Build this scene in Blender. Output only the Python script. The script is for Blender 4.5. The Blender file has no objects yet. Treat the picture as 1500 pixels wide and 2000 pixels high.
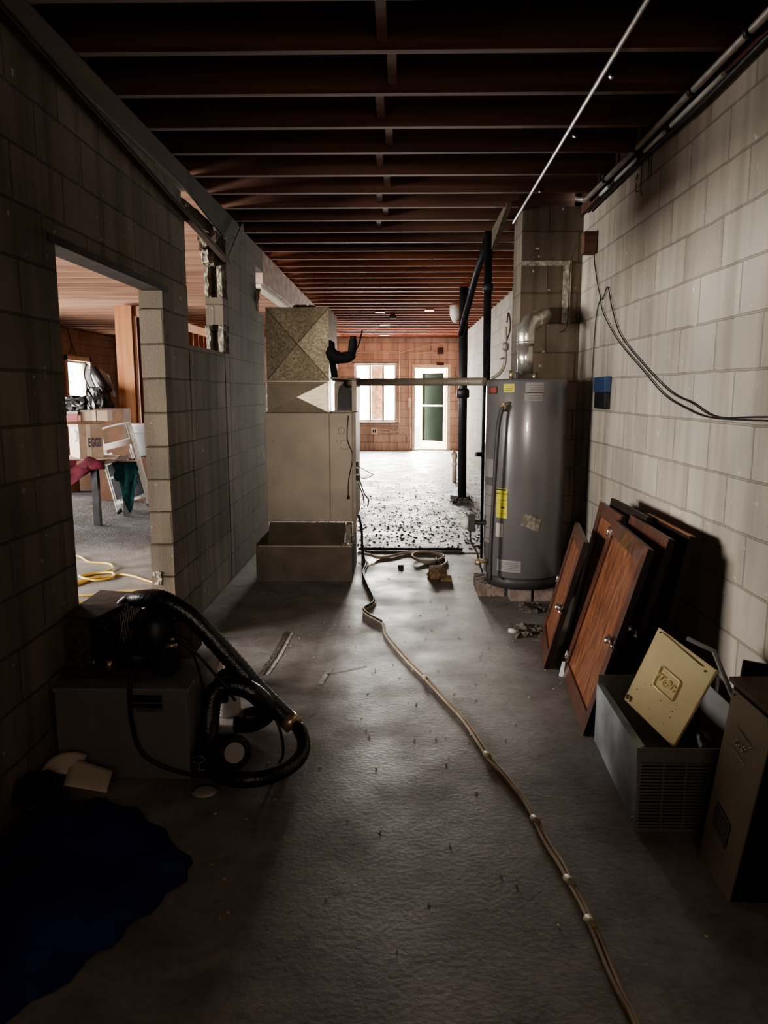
import bpy, bmesh, math, random
from mathutils import Vector, Matrix, noise
random.seed(7)
C = bpy.context.scene.collection
R = math.radians

# ------------------------------------------------------------------ helpers
class MB:
    """collects shapes into one mesh"""
    def __init__(s): s.v = []; s.f = []; s.sm = []
    def add(s, vs, fs, smooth=False):
        n = len(s.v); s.v += [Vector(v) for v in vs]
        for f in fs: s.f.append([i + n for i in f]); s.sm.append(smooth)
        return s
    def hexa(s, p, smooth=False):
        return s.add(p, [(0,3,2,1),(4,5,6,7),(0,1,5,4),(1,2,6,5),(2,3,7,6),(3,0,4,7)], smooth)
    def box(s, x0,x1,y0,y1,z0,z1):
        return s.hexa([(x0,y0,z0),(x1,y0,z0),(x1,y1,z0),(x0,y1,z0),(x0,y0,z1),(x1,y0,z1),(x1,y1,z1),(x0,y1,z1)])
    def mbox(s, M, x0,x1,y0,y1,z0,z1):
        return s.hexa([M @ Vector(q) for q in [(x0,y0,z0),(x1,y0,z0),(x1,y1,z0),(x0,y1,z0),(x0,y0,z1),(x1,y0,z1),(x1,y1,z1),(x0,y1,z1)]])
    def rough(s, x0,x1,y0,y1,z0,z1, amp=.01, cut=.03, seed=0):
        """box with broken, noisy faces"""
        bm = bmesh.new(); bmesh.ops.create_cube(bm, size=1)
        n = max(1, min(10, int(max(x1-x0, y1-y0, z1-z0)/cut)))
        bmesh.ops.subdivide_edges(bm, edges=bm.edges[:], cuts=n, use_grid_fill=True)
        for v in bm.verts:
            v.co = Vector((x0+(v.co.x+.5)*(x1-x0), y0+(v.co.y+.5)*(y1-y0), z0+(v.co.z+.5)*(z1-z0)))
            d = noise.noise_vector(v.co*28 + Vector((seed*3.1, 0, 0)))*amp*1.6 + noise.noise_vector(v.co*70)*amp*.6
            v.co += d
        bm.verts.index_update()
        s.add([v.co.copy() for v in bm.verts], [[v.index for v in f.verts] for f in bm.faces]); bm.free(); return s
    def tube(s, pts, r, seg=10, cap=True, smooth=True, rib=0):
        pts = [Vector(p) for p in pts]; n = len(pts)
        rr = r if isinstance(r, (list, tuple)) else [r]*n
        t0 = (pts[1]-pts[0]).normalized()
        up = Vector((0,0,1)) if abs(t0.z) < .9 else Vector((1,0,0))
        nx = t0.cross(up).normalized(); base = len(s.v)
        for i, p in enumerate(pts):
            t = ((pts[min(i+1,n-1)]-pts[max(i-1,0)])).normalized()
            nx = (nx - t*nx.dot(t)).normalized(); ny = t.cross(nx)
            q = rr[i]*(1+(rib if i % 2 else 0))
            for k in range(seg):
                a = 2*math.pi*k/seg; s.v.append(p + (nx*math.cos(a)+ny*math.sin(a))*q)
        for i in range(n-1):
            for k in range(seg):
                a = base+i*seg+k; b = base+i*seg+(k+1) % seg
                s.f.append([a, b, b+seg, a+seg]); s.sm.append(smooth)
        if cap:
            s.f.append([base+k for k in range(seg)][::-1]); s.sm.append(False)
            s.f.append([base+(n-1)*seg+k for k in range(seg)]); s.sm.append(False)
        return s
    def lathe(s, c, prof, seg=32, M=None):
        base = len(s.v); n = len(prof)
        for (r, z) in prof:
            for k in range(seg):
                a = 2*math.pi*k/seg; q = Vector((r*math.cos(a), r*math.sin(a), z))
                s.v.append((M @ q) if M else q+Vector(c))
        for i in range(n-1):
            for k in range(seg):
                a = base+i*seg+k; b = base+i*seg+(k+1) % seg
                s.f.append([a, b, b+seg, a+seg]); s.sm.append(True)
        s.f.append([base+k for k in range(seg)][::-1]); s.sm.append(False)
        s.f.append([base+(n-1)*seg+k for k in range(seg)]); s.sm.append(False)
        return s
    def plate(s, pts, t):
        """flat polygon given thickness along vector t"""
        pts = [Vector(p) for p in pts]; t = Vector(t); n = len(pts)
        return s.add(pts+[p+t for p in pts], [list(range(n))[::-1], [n+i for i in range(n)]] + [[i, (i+1) % n, n+(i+1) % n, n+i] for i in range(n)])
    def grid(s, nx, ny, fn, smooth=True):
        return s.add([fn(i/nx, j/ny) for j in range(ny+1) for i in range(nx+1)],
                     [[j*(nx+1)+i, j*(nx+1)+i+1, (j+1)*(nx+1)+i+1, (j+1)*(nx+1)+i] for j in range(ny) for i in range(nx)], smooth)

def spline(pts, n=8):
    P = [Vector(p) for p in pts]; out = []
    for i in range(len(P)-1):
        a = P[max(i-1,0)]; b = P[i]; c = P[i+1]; d = P[min(i+2,len(P)-1)]
        for k in range(n):
            t = k/n
            out.append(.5*((2*b)+(c-a)*t+(2*a-5*b+4*c-d)*t*t+(3*b-a-3*c+d)*t**3))
    return out+[P[-1]]

def wloc(o):
    l = Vector((0,0,0))
    while o is not None: l += o.location; o = o.parent
    return l
def build(name, mb, m, parent=None, loc=None, bevel=0, solid=0, fix=True):
    me = bpy.data.meshes.new(name); o = bpy.data.objects.new(name, me); C.objects.link(o)
    if parent is not None: o.parent = parent; off = wloc(parent)
    else:
        if loc is None:
            xs = [v.x for v in mb.v]; ys = [v.y for v in mb.v]; zs = [v.z for v in mb.v]
            loc = ((min(xs)+max(xs))/2, (min(ys)+max(ys))/2, min(zs))
        o.location = loc; off = Vector(loc)
    me.from_pydata([v-off for v in mb.v], [], mb.f)
    me.polygons.foreach_set('use_smooth', mb.sm)
    if fix:
        bm = bmesh.new(); bm.from_mesh(me); bmesh.ops.recalc_face_normals(bm, faces=bm.faces[:]); bm.to_mesh(me); bm.free()
    me.materials.append(m)
    if solid: md = o.modifiers.new('s', 'SOLIDIFY'); md.thickness = solid
    if bevel: md = o.modifiers.new('b', 'BEVEL'); md.width = bevel; md.segments = 2; md.limit_method = 'ANGLE'
    return o
def tag(o, label, cat, group=None, kind=None):
    o['label'] = label; o['category'] = cat
    if group: o['group'] = group
    if kind: o['kind'] = kind
    return o
def thing(name, label, cat, loc, group=None):
    o = bpy.data.objects.new(name, None); C.objects.link(o); o.location = loc; o.empty_display_size = .1
    return tag(o, label, cat, group)
def struct(name, mb, m, label=None, cat=None):
    o = build(name, mb, m, fix=True); o['kind'] = 'structure'
    if label: o['label'] = label
    o['category'] = cat or name.split('_')[0]
    return o
def text(name, body, size, M, m, parent, ext=.0008, align='CENTER', bold=0):
    cu = bpy.data.curves.new(name, 'FONT'); cu.body = body; cu.size = size; cu.extrude = ext; cu.align_x = align; cu.align_y = 'CENTER'; cu.offset = size*bold
    o = bpy.data.objects.new(name, cu); C.objects.link(o); cu.materials.append(m); o.parent = parent
    me = bpy.data.meshes.new_from_object(o); bpy.data.objects.remove(o); bpy.data.curves.remove(cu)
    me.transform(Matrix.Translation(-wloc(parent)) @ M); me.name = name
    o = bpy.data.objects.new(name, me); C.objects.link(o); o.parent = parent
    if not me.materials: me.materials.append(m)
    return o
def frame(o, x, y):
    """matrix whose x/y axes lie in a surface, z is the normal"""
    x = Vector(x).normalized(); y = Vector(y); y = (y-x*y.dot(x)).normalized(); z = x.cross(y)
    return Matrix(((x.x,y.x,z.x,o[0]),(x.y,y.y,z.y,o[1]),(x.z,y.z,z.z,o[2]),(0,0,0,1)))

# ------------------------------------------------------------------ materials
def nt(name):
    m = bpy.data.materials.new(name); m.use_nodes = True
    t = m.node_tree; return m, t, t.nodes['Principled BSDF'], t.nodes, t.links
def coords(N, L, scale=(1,1,1), kind='Object'):
    tc = N.new('ShaderNodeTexCoord'); mp = N.new('ShaderNodeMapping'); mp.inputs['Scale'].default_value = scale
    L.new(tc.outputs[kind], mp.inputs['Vector']); return mp.outputs['Vector']
def mat(name, col, rough=.6, metal=0, var=.25, scale=8, bump=.15, bscale=40, stretch=(1,1,1), col2=None, spec=.5, coat=0, lo=.35, hi=.65, alpha=None):
    m, t, B, N, L = nt(name)
    v = coords(N, L, stretch)
    n = N.new('ShaderNodeTexNoise'); n.inputs['Scale'].default_value = scale; n.inputs['Detail'].default_value = 6
    L.new(v, n.inputs['Vector'])
    r = N.new('ShaderNodeValToRGB'); r.color_ramp.elements[0].position = lo; r.color_ramp.elements[1].position = hi
    c2 = col2 or tuple(min(1, c*(1+var)) for c in col); c1 = tuple(c*(1-var) for c in col) if not col2 else col
    r.color_ramp.elements[0].color = (*c1, 1); r.color_ramp.elements[1].color = (*c2, 1)
    L.new(n.outputs['Fac'], r.inputs['Fac']); L.new(r.outputs['Color'], B.inputs['Base Color'])
    B.inputs['Roughness'].default_value = rough; B.inputs['Metallic'].default_value = metal
    B.inputs['Specular IOR Level'].default_value = spec; B.inputs['Coat Weight'].default_value = coat
    if bump:
        n2 = N.new('ShaderNodeTexNoise'); n2.inputs['Scale'].default_value = bscale; n2.inputs['Detail'].default_value = 4
        L.new(v, n2.inputs['Vector'])
        b = N.new('ShaderNodeBump'); b.inputs['Strength'].default_value = bump; b.inputs['Distance'].default_value = .01
        L.new(n2.outputs['Fac'], b.inputs['Height']); L.new(b.outputs['Normal'], B.inputs['Normal'])
    return m
def blockmat(name, row, zoff, uoff, bw=.406, col=(.33,.29,.24), col2=(.44,.39,.33), mort=(.30,.27,.23), stain=.5, stretch_dark=0):
    """concrete masonry units, world aligned: u = x+y along the wall, v = height"""
    m, t, B, N, L = nt(name)
    g = N.new('ShaderNodeNewGeometry'); sp = N.new('ShaderNodeSeparateXYZ'); L.new(g.outputs['Position'], sp.inputs[0])
    def ma(op, a, b):
        q = N.new('ShaderNodeMath'); q.operation = op
        for i, w in enumerate((a, b)):
            if isinstance(w, (int, float)): q.inputs[i].default_value = w
            else: L.new(w, q.inputs[i])
        return q.outputs[0]
    u = ma('SUBTRACT', ma('ADD', sp.outputs['X'], sp.outputs['Y']), uoff-50*bw)
    z = ma('SUBTRACT', sp.outputs['Z'], zoff-50*row)
    cb = N.new('ShaderNodeCombineXYZ'); L.new(u, cb.inputs[0]); L.new(z, cb.inputs[1])
    # slight waviness of the joints
    nz = N.new('ShaderNodeTexNoise'); nz.inputs['Scale'].default_value = 6; L.new(g.outputs['Position'], nz.inputs['Vector'])
    vm = N.new('ShaderNodeVectorMath'); vm.operation = 'MULTIPLY_ADD'; vm.inputs[1].default_value = (.012,.012,0); L.new(nz.outputs['Color'], vm.inputs[0]); L.new(cb.outputs[0], vm.inputs[2])
    def brick(c1, c2, cm, ms):
        b = N.new('ShaderNodeTexBrick'); b.offset = .5; b.squash = 1
        b.inputs['Scale'].default_value = 1; b.inputs['Brick Width'].default_value = bw; b.inputs['Row Height'].default_value = row
        b.inputs['Mortar Size'].default_value = ms; b.inputs['Mortar Smooth'].default_value = .3; b.inputs['Bias'].default_value = 0
        b.inputs['Color1'].default_value = (*c1,1); b.inputs['Color2'].default_value = (*c2,1); b.inputs['Mortar'].default_value = (*cm,1)
        L.new(vm.outputs[0], b.inputs['Vector']); return b
    b = brick(col, col2, mort, .0055)
    n = N.new('ShaderNodeTexNoise'); n.inputs['Scale'].default_value = 1.6; n.inputs['Detail'].default_value = 8; L.new(g.outputs['Position'], n.inputs['Vector'])
    r = N.new('ShaderNodeValToRGB'); r.color_ramp.elements[0].position = .3; r.color_ramp.elements[1].position = .7
    r.color_ramp.elements[0].color = (1-stain*.55,)*3+(1,); r.color_ramp.elements[1].color = (1.12,1.08,1.04,1)
    L.new(n.outputs['Fac'], r.inputs['Fac'])
    # vertical drips
    mp = N.new('ShaderNodeMapping'); mp.inputs['Scale'].default_value = (9,9,.7); L.new(g.outputs['Position'], mp.inputs['Vector'])
    nd = N.new('ShaderNodeTexNoise'); nd.inputs['Scale'].default_value = 1; nd.inputs['Detail'].default_value = 5; L.new(mp.outputs[0], nd.inputs['Vector'])
    rd = N.new('ShaderNodeValToRGB'); rd.color_ramp.elements[0].position = .34; rd.color_ramp.elements[1].position = .56
    rd.color_ramp.elements[0].color = (1-stain*.6,1-stain*.62,1-stain*.65,1); rd.color_ramp.elements[1].color = (1,1,1,1); L.new(nd.outputs['Fac'], rd.inputs['Fac'])
    # white specks of old mortar and paint
    ns = N.new('ShaderNodeTexNoise'); ns.inputs['Scale'].default_value = 22; ns.inputs['Detail'].default_value = 3; L.new(g.outputs['Position'], ns.inputs['Vector'])
    rs = N.new('ShaderNodeValToRGB'); rs.color_ramp.elements[0].position = .70; rs.color_ramp.elements[1].position = .76
    rs.color_ramp.elements[0].color = (0,0,0,1); rs.color_ramp.elements[1].color = (.35,.35,.35,1); L.new(ns.outputs['Fac'], rs.inputs['Fac'])
    def mix(kind, a, b_, f=1):
        q = N.new('ShaderNodeMix'); q.data_type = 'RGBA'; q.blend_type = kind; q.inputs[0].default_value = f
        L.new(a, q.inputs[6]); L.new(b_, q.inputs[7]); return q.outputs[2]
    c = mix('MULTIPLY', mix('MULTIPLY', b.outputs['Color'], r.outputs['Color']), rd.outputs['Color'])
    L.new(mix('SCREEN', c, rs.outputs['Color']), B.inputs['Base Color'])
    B.inputs['Roughness'].default_value = .93; B.inputs['Specular IOR Level'].default_value = .15
    h = N.new('ShaderNodeTexNoise'); h.inputs['Scale'].default_value = 130; h.inputs['Detail'].default_value = 3; L.new(g.outputs['Position'], h.inputs['Vector'])
    bm_ = brick((1,1,1),(1,1,1),(0,0,0), .006)
    hh = ma('ADD', ma('MULTIPLY', h.outputs['Fac'], .28), bm_.outputs['Color'])
    bp = N.new('ShaderNodeBump'); bp.inputs['Strength'].default_value = .9; bp.inputs['Distance'].default_value = .008
    L.new(hh, bp.inputs['Height']); L.new(bp.outputs['Normal'], B.inputs['Normal'])
    return m
def woodmat(name, c1, c2, axis='x', rough=.65, sc=1.0, bump=.1, spec=.3, coat=0):
    st = {'x': (.35,9,9), 'y': (9,.35,9), 'z': (9,9,.35)}[axis]
    m, t, B, N, L = nt(name); g = N.new('ShaderNodeNewGeometry')
    mp = N.new('ShaderNodeMapping'); mp.inputs['Scale'].default_value = tuple(q*sc for q in st); L.new(g.outputs['Position'], mp.inputs['Vector'])
    n = N.new('ShaderNodeTexNoise'); n.inputs['Scale'].default_value = 2.2; n.inputs['Detail'].default_value = 7; n.inputs['Distortion'].default_value = .6; L.new(mp.outputs[0], n.inputs['Vector'])
    r = N.new('ShaderNodeValToRGB'); r.color_ramp.elements[0].position = .34; r.color_ramp.elements[1].position = .66
    r.color_ramp.elements[0].color = (*c1,1); r.color_ramp.elements[1].color = (*c2,1); L.new(n.outputs['Fac'], r.inputs['Fac'])
    L.new(r.outputs['Color'], B.inputs['Base Color']); B.inputs['Roughness'].default_value = rough; B.inputs['Specular IOR Level'].default_value = spec; B.inputs['Coat Weight'].default_value = coat
    b = N.new('ShaderNodeBump'); b.inputs['Strength'].default_value = bump; b.inputs['Distance'].default_value = .01; L.new(n.outputs['Fac'], b.inputs['Height']); L.new(b.outputs['Normal'], B.inputs['Normal'])
    return m
def floormat():
    m, t, B, N, L = nt('old_concrete'); g = N.new('ShaderNodeNewGeometry')
    def noi(scale, det=6, st=(1,1,1), dist=0):
        mp = N.new('ShaderNodeMapping'); mp.inputs['Scale'].default_value = st; L.new(g.outputs['Position'], mp.inputs['Vector'])
        n = N.new('ShaderNodeTexNoise'); n.inputs['Scale'].default_value = scale; n.inputs['Detail'].default_value = det; n.inputs['Distortion'].default_value = dist; L.new(mp.outputs[0], n.inputs['Vector']); return n.outputs['Fac']
    def ramp(f, a, b, ca, cb):
        r = N.new('ShaderNodeValToRGB'); r.color_ramp.elements[0].position = a; r.color_ramp.elements[1].position = b
        r.color_ramp.elements[0].color = (*ca,1); r.color_ramp.elements[1].color = (*cb,1); L.new(f, r.inputs['Fac']); return r.outputs['Color']
    def mix(kind, a, b, f=1):
        q = N.new('ShaderNodeMix'); q.data_type = 'RGBA'; q.blend_type = kind; q.inputs[0].default_value = f; L.new(a, q.inputs[6]); L.new(b, q.inputs[7]); return q.outputs[2]
    c = mix('MULTIPLY', ramp(noi(.9,8), .3,.7, (.25,.235,.225), (.37,.355,.35)), ramp(noi(5,8,(1,1,1),.5), .3,.62, (.66,.62,.6), (1,1,1)))
    c = mix('MULTIPLY', c, ramp(noi(30,4), .3,.55, (.8,.79,.78), (1,1,1)))
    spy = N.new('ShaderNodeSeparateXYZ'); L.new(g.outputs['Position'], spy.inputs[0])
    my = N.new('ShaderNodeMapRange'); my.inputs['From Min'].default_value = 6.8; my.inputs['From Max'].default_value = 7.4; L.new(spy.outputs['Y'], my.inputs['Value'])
    c = mix('MULTIPLY', c, ramp(my.outputs[0], 0, 1, (1,1,1), (.42,.44,.48)))  # far floor colour darkened to hold back the window glare
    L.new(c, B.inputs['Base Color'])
    B.inputs['Specular IOR Level'].default_value = .5
    rr = ramp(noi(3,5), .3,.7, (.42,)*3, (.68,)*3); L.new(rr, B.inputs['Roughness'])
    sp = N.new('ShaderNodeSeparateXYZ'); L.new(g.outputs['Position'], sp.inputs[0])
    mr = N.new('ShaderNodeMapRange'); mr.inputs['From Min'].default_value = 6.3; mr.inputs['From Max'].default_value = 8; mr.inputs['To Min'].default_value = .06; mr.inputs['To Max'].default_value = .9
    L.new(sp.outputs['Y'], mr.inputs['Value'])
    ad = N.new('ShaderNodeMath'); ad.operation = 'ADD'; L.new(noi(14,6), ad.inputs[0]); L.new(noi(60,4), ad.inputs[1])
    b = N.new('ShaderNodeBump'); b.inputs['Distance'].default_value = .02; L.new(mr.outputs[0], b.inputs['Strength']); L.new(ad.outputs[0], b.inputs['Height']); L.new(b.outputs['Normal'], B.inputs['Normal'])
    return m
def glassmat():
    m = bpy.data.materials.new('window_glass'); m.use_nodes = True; t = m.node_tree; N = t.nodes; L = t.links; N.clear()
    o = N.new('ShaderNodeOutputMaterial'); a = N.new('ShaderNodeBsdfTransparent'); a.inputs['Color'].default_value = (.93,.95,.94,1)
    gl = N.new('ShaderNodeBsdfGlossy'); gl.inputs['Roughness'].default_value = .03; fr = N.new('ShaderNodeFresnel'); fr.inputs['IOR'].default_value = 1.45
    mx = N.new('ShaderNodeMixShader'); L.new(fr.outputs[0], mx.inputs[0]); L.new(a.outputs[0], mx.inputs[1]); L.new(gl.outputs[0], mx.inputs[2]); L.new(mx.outputs[0], o.inputs['Surface']); return m

M = {}
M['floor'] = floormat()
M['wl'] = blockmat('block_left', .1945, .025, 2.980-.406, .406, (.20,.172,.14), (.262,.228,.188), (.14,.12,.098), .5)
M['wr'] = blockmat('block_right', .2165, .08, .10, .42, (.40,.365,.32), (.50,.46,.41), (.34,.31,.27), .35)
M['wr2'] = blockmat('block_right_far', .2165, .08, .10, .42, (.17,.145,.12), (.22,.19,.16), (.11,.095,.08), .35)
M['wf'] = blockmat('block_far', .212, 0, .1, .424, (.50,.39,.33), (.62,.48,.41), (.30,.22,.18), .4)
M['ws'] = blockmat('block_side', .2, 0, .1, .4, (.34,.26,.21), (.40,.31,.25), (.27,.21,.17), .3)
M['ch'] = blockmat('block_chimney', .222, .03, 0, .45, (.17,.135,.105), (.22,.175,.14), (.13,.10,.08), .6)
M['broken'] = mat('broken_block', (.36,.33,.28), .95, var=.35, scale=30, bump=.6, bscale=90, spec=.1)
M['lintel'] = mat('concrete_lintel', (.20,.165,.135), .9, var=.2, scale=4, bump=.3, bscale=60, spec=.1)
M['joist'] = woodmat('joist_wood', (.10,.05,.036), (.19,.10,.072), 'x', .8)
M['joist3'] = woodmat('joist_wood_warm_lit', (.17,.055,.03), (.33,.12,.065), 'x', .75)  # far joists: warm window light put into the wood colour
M['sub'] = woodmat('subfloor', (.07,.032,.024), (.13,.06,.042), 'y', .85)
M['joist2'] = woodmat('joist_wood_pale', (.25,.14,.10), (.40,.24,.17), 'x', .75)
M['beam'] = woodmat('beam_dark', (.10,.075,.055), (.15,.115,.085), 'y', .8)
M['pinkbeam'] = mat('painted_beam', (.50,.36,.31), .8, var=.3, scale=6, bump=.2, spec=.2, stretch=(2,1,2))
M['whitewood'] = mat('white_wood', (.7,.62,.54), .7, var=.15, scale=10)
M['stud'] = woodmat('stud_wood', (.30,.125,.055), (.46,.22,.11), 'z', .6)
M['steel'] = mat('dark_steel', (.05,.036,.028), .75, .1, var=.3)
M['rust'] = mat('rusty_steel', (.075,.045,.033), .8, .2, var=.3)
M['iron'] = mat('black_iron', (.028,.028,.032), .45, .4, var=.3)
M['galv'] = mat('galvanized_conduit', (.34,.31,.28), .5, .35, var=.15, scale=15)
M['flue'] = mat('aluminium_flue', (.74,.71,.65), .27, .8, var=.15, scale=20, bump=.3, bscale=25)
def spangle():
    m, t, B, N, L = nt('spangled_galvanized'); v = coords(N, L)
    vo = N.new('ShaderNodeTexVoronoi'); vo.inputs['Scale'].default_value = 75; L.new(v, vo.inputs['Vector'])
    n = N.new('ShaderNodeTexNoise'); n.inputs['Scale'].default_value = 5; n.inputs['Detail'].default_value = 6; L.new(v, n.inputs['Vector'])
    mx = N.new('ShaderNodeMath'); mx.operation = 'MULTIPLY'; L.new(vo.outputs['Color'], mx.inputs[0]); L.new(n.outputs['Fac'], mx.inputs[1])
    r = N.new('ShaderNodeValToRGB'); r.color_ramp.elements[0].position = .05; r.color_ramp.elements[1].position = .6; r.color_ramp.elements[0].color = (.20,.17,.12,1); r.color_ramp.elements[1].color = (.46,.41,.31,1)
    L.new(mx.outputs[0], r.inputs['Fac']); L.new(r.outputs['Color'], B.inputs['Base Color']); B.inputs['Metallic'].default_value = .6; B.inputs['Roughness'].default_value = .5
    return m
M['spangle'] = spangle()
M['sheet'] = mat('sheet_metal', (.50,.44,.35), .38, .55, var=.12, scale=4)
M['cabinet'] = mat('beige_enamel', (.47,.405,.335), .5, .1, var=.12, scale=3, bump=.05)
M['cabinet2'] = mat('dusty_beige_enamel', (.38,.33,.27), .6, .1, var=.2, scale=6, bump=.05)
M['basebox'] = mat('dusty_sheet_box', (.17,.14,.115), .7, .3, var=.2, scale=5)
M['insul'] = mat('black_insulation', (.012,.012,.014), .8, var=.3, bump=.5, bscale=60)
M['plastic'] = mat('black_vinyl', (.012,.012,.015), .28, var=.3, spec=.6, bump=0)
M['duct'] = mat('ribbed_black_duct', (.012,.013,.016), .3, var=.3, spec=.7, bump=.3, bscale=90)
M['heater'] = mat('heater_enamel', (.175,.165,.17), .28, .15, var=.06, scale=3, bump=.0, spec=.6, coat=.3)
M['heater2'] = mat('heater_trim', (.05,.045,.045), .5, var=.1, bump=0)
M['paper'] = mat('label_paper', (.48,.44,.41), .7, var=.05, bump=0)
M['labelg'] = mat('grey_label', (.27,.25,.245), .6, var=.08, bump=0)
M['yellow'] = mat('yellow_label', (.62,.55,.06), .6, var=.06, bump=0)
M['red'] = mat('red_label', (.34,.09,.06), .6, var=.1, bump=0)
M['ink'] = mat('ink', (.02,.02,.022), .7, var=.1, bump=0)
M['white'] = mat('white_paint', (.75,.74,.72), .45, var=.05, bump=0)
M['dwood'] = woodmat('door_frame_wood', (.055,.022,.015), (.115,.045,.028), 'z', .38, 1.4, .08, .5, .25)
M['dpanel'] = woodmat('door_panel_wood', (.10,.034,.020), (.28,.11,.05), 'z', .4, 1.8, .1, .5, .2)
M['dside'] = woodmat('door_side_wood', (.012,.008,.007), (.03,.016,.012), 'z', .5, 1.4)
M['dorange'] = woodmat('door_edge_wood', (.28,.11,.035), (.40,.18,.07), 'y', .5, 1.4)
M['chrome'] = mat('tarnished_chrome', (.55,.52,.5), .22, .95, var=.3, scale=60, bump=.4, bscale=120)
M['gold'] = mat('gold_enamel', (.95,.80,.48), .38, .05, var=.1, scale=5, bump=.05)
M['bronze'] = mat('bronze_enamel', (.22,.175,.115), .5, .3, var=.15, scale=4, bump=.03)
M['grey'] = mat('grey_galvanized', (.34,.36,.38), .45, .4, var=.3, scale=5, bump=.05)
M['grille'] = mat('grey_enamel', (.27,.26,.25), .5, .3, var=.12, scale=5, bump=.03)
M['dark'] = mat('dark_void', (.008,.008,.008), .9, var=.1, bump=0)
M['tarp'] = mat('blue_tarp', (.010,.016,.12), .7, var=.5, scale=4, bump=.3, bscale=18, spec=.3)
M['card'] = mat('cardboard', (.48,.37,.28), .85, var=.12, scale=6, bump=.1)
M['cardl'] = mat('pale_cardboard', (.66,.56,.46), .85, var=.08, scale=6, bump=.1)
M['cardd'] = mat('brown_cardboard', (.22,.13,.09), .85, var=.15, scale=6, bump=.1)
M['pink'] = mat('pink_card', (.72,.26,.30), .8, var=.06, bump=0)
M['maroon'] = mat('maroon_cloth', (.10,.009,.022), .85, var=.3, scale=10, bump=.3)
M['teal'] = mat('teal_cloth', (.015,.085,.095), .9, var=.3, scale=14, bump=.3)
M['bucket'] = mat('white_plastic', (.55,.58,.60), .4, var=.06, bump=0)
M['brass'] = mat('brass', (.6,.48,.3), .35, .8, var=.25, scale=30)
M['cream'] = mat('cream_jacket', (.42,.34,.24), .6, var=.15, scale=12, bump=0)
M['ycord'] = mat('yellow_jacket', (.75,.52,.13), .5, var=.1, bump=0)
M['bcord'] = mat('black_jacket', (.02,.018,.018), .5, var=.1, bump=0)
M['brick'] = mat('concrete_brick', (.28,.215,.19), .9, var=.2, scale=18, bump=.5, bscale=80, spec=.15)
M['debris'] = mat('floor_debris', (.12,.105,.09), .95, var=.5, scale=60, bump=.4)
M['chips'] = mat('pale_chips', (.55,.52,.48), .8, var=.3, scale=60, bump=0)
M['scuff'] = mat('chalky_scuff', (.42,.41,.40), .9, var=.25, scale=30, bump=0)
M['foam'] = mat('old_foam', (.38,.28,.16), .95, var=.3, scale=20, bump=.6, bscale=60)
M['stone'] = mat('stone_veneer', (.15,.08,.05), .9, var=.35, scale=8, bump=.6, bscale=25)
M['frame'] = mat('dark_window_frame', (.16,.14,.12), .5, var=.15, bump=0)
M['doorframe'] = mat('cream_door_paint', (.72,.62,.46), .6, var=.12, scale=10)
M['screen'] = mat('green_screen', (.004,.0065,.005), .9, spec=.02, var=.2, scale=3, bump=0)
M['conduitp'] = mat('painted_conduit', (.62,.50,.42), .6, var=.1, bump=0)
M['grass'] = mat('outside_ground', (.5,.48,.42), .9, var=.2, scale=2)
M['blue'] = mat('blue_plastic', (.035,.07,.16), .5, var=.15, bump=0)
M['pipe'] = mat('grey_painted_pipe', (.42,.38,.32), .5, .2, var=.12, scale=8)
M['glass'] = glassmat()
M['plume'] = mat('garbage_bag', (.012,.012,.013), .42, var=.2, bump=.6, bscale=12, spec=.7)
M['cloth'] = mat('pale_cloth', (.5,.47,.47), .85, var=.2, scale=10)
M['redcan'] = mat('dark_red_plastic', (.13,.03,.025), .5, var=.2, bump=0)

# ------------------------------------------------------------------ setting
XL, XB, XR, XF, XS = -1.337, -1.468, 1.38, 1.57, -7.3
YB, YF, ZJ = -1.5, 19.4, 2.87
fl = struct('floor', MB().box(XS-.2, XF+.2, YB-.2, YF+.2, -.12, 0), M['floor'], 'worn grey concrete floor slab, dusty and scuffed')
# saw-cut trench in the slab
def strip(pts, w, seed=0, z=.0015):
    P_ = spline(pts, 8); mb = MB(); vs = []
    for i, p in enumerate(P_):
        t = (P_[min(i+1,len(P_)-1)]-P_[max(i-1,0)]).normalized(); s_ = Vector((-t.y,t.x,0))
        a = w*(.7+.6*noise.noise(Vector((i*.9,seed,0)))); b = w*(.7+.6*noise.noise(Vector((i*.9,seed+9,0))))
        vs += [(p.x+s_.x*a,p.y+s_.y*a,z), (p.x-s_.x*b,p.y-s_.y*b,z)]
    return mb.add(vs, [[2*i,2*i+1,2*i+3,2*i+2] for i in range(len(P_)-1)])
build('crack', strip([(-.735,3.78,0),(-.712,4.1,0),(-.70,4.52,0)], .022, 3), M['debris'], fl)
build('patch', strip([(-.70,3.78,0),(-.675,4.1,0),(-.665,4.5,0)], .010, 5, .0012), M['chips'], fl)
build('scuff_mark', strip([(-.40,3.66,0),(-.385,3.78,0),(-.37,3.86,0)], .018, 12), M['scuff'], fl)
build('scuff_mark', strip([(-.38,3.80,0),(-.28,3.86,0),(-.17,3.93,0)], .008, 14), M['scuff'], fl)
build('expansion_joint', strip([(-.38,6.86,0),(.2,6.87,0),(.85,6.86,0)], .035, 8), M['debris'], fl)

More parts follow.
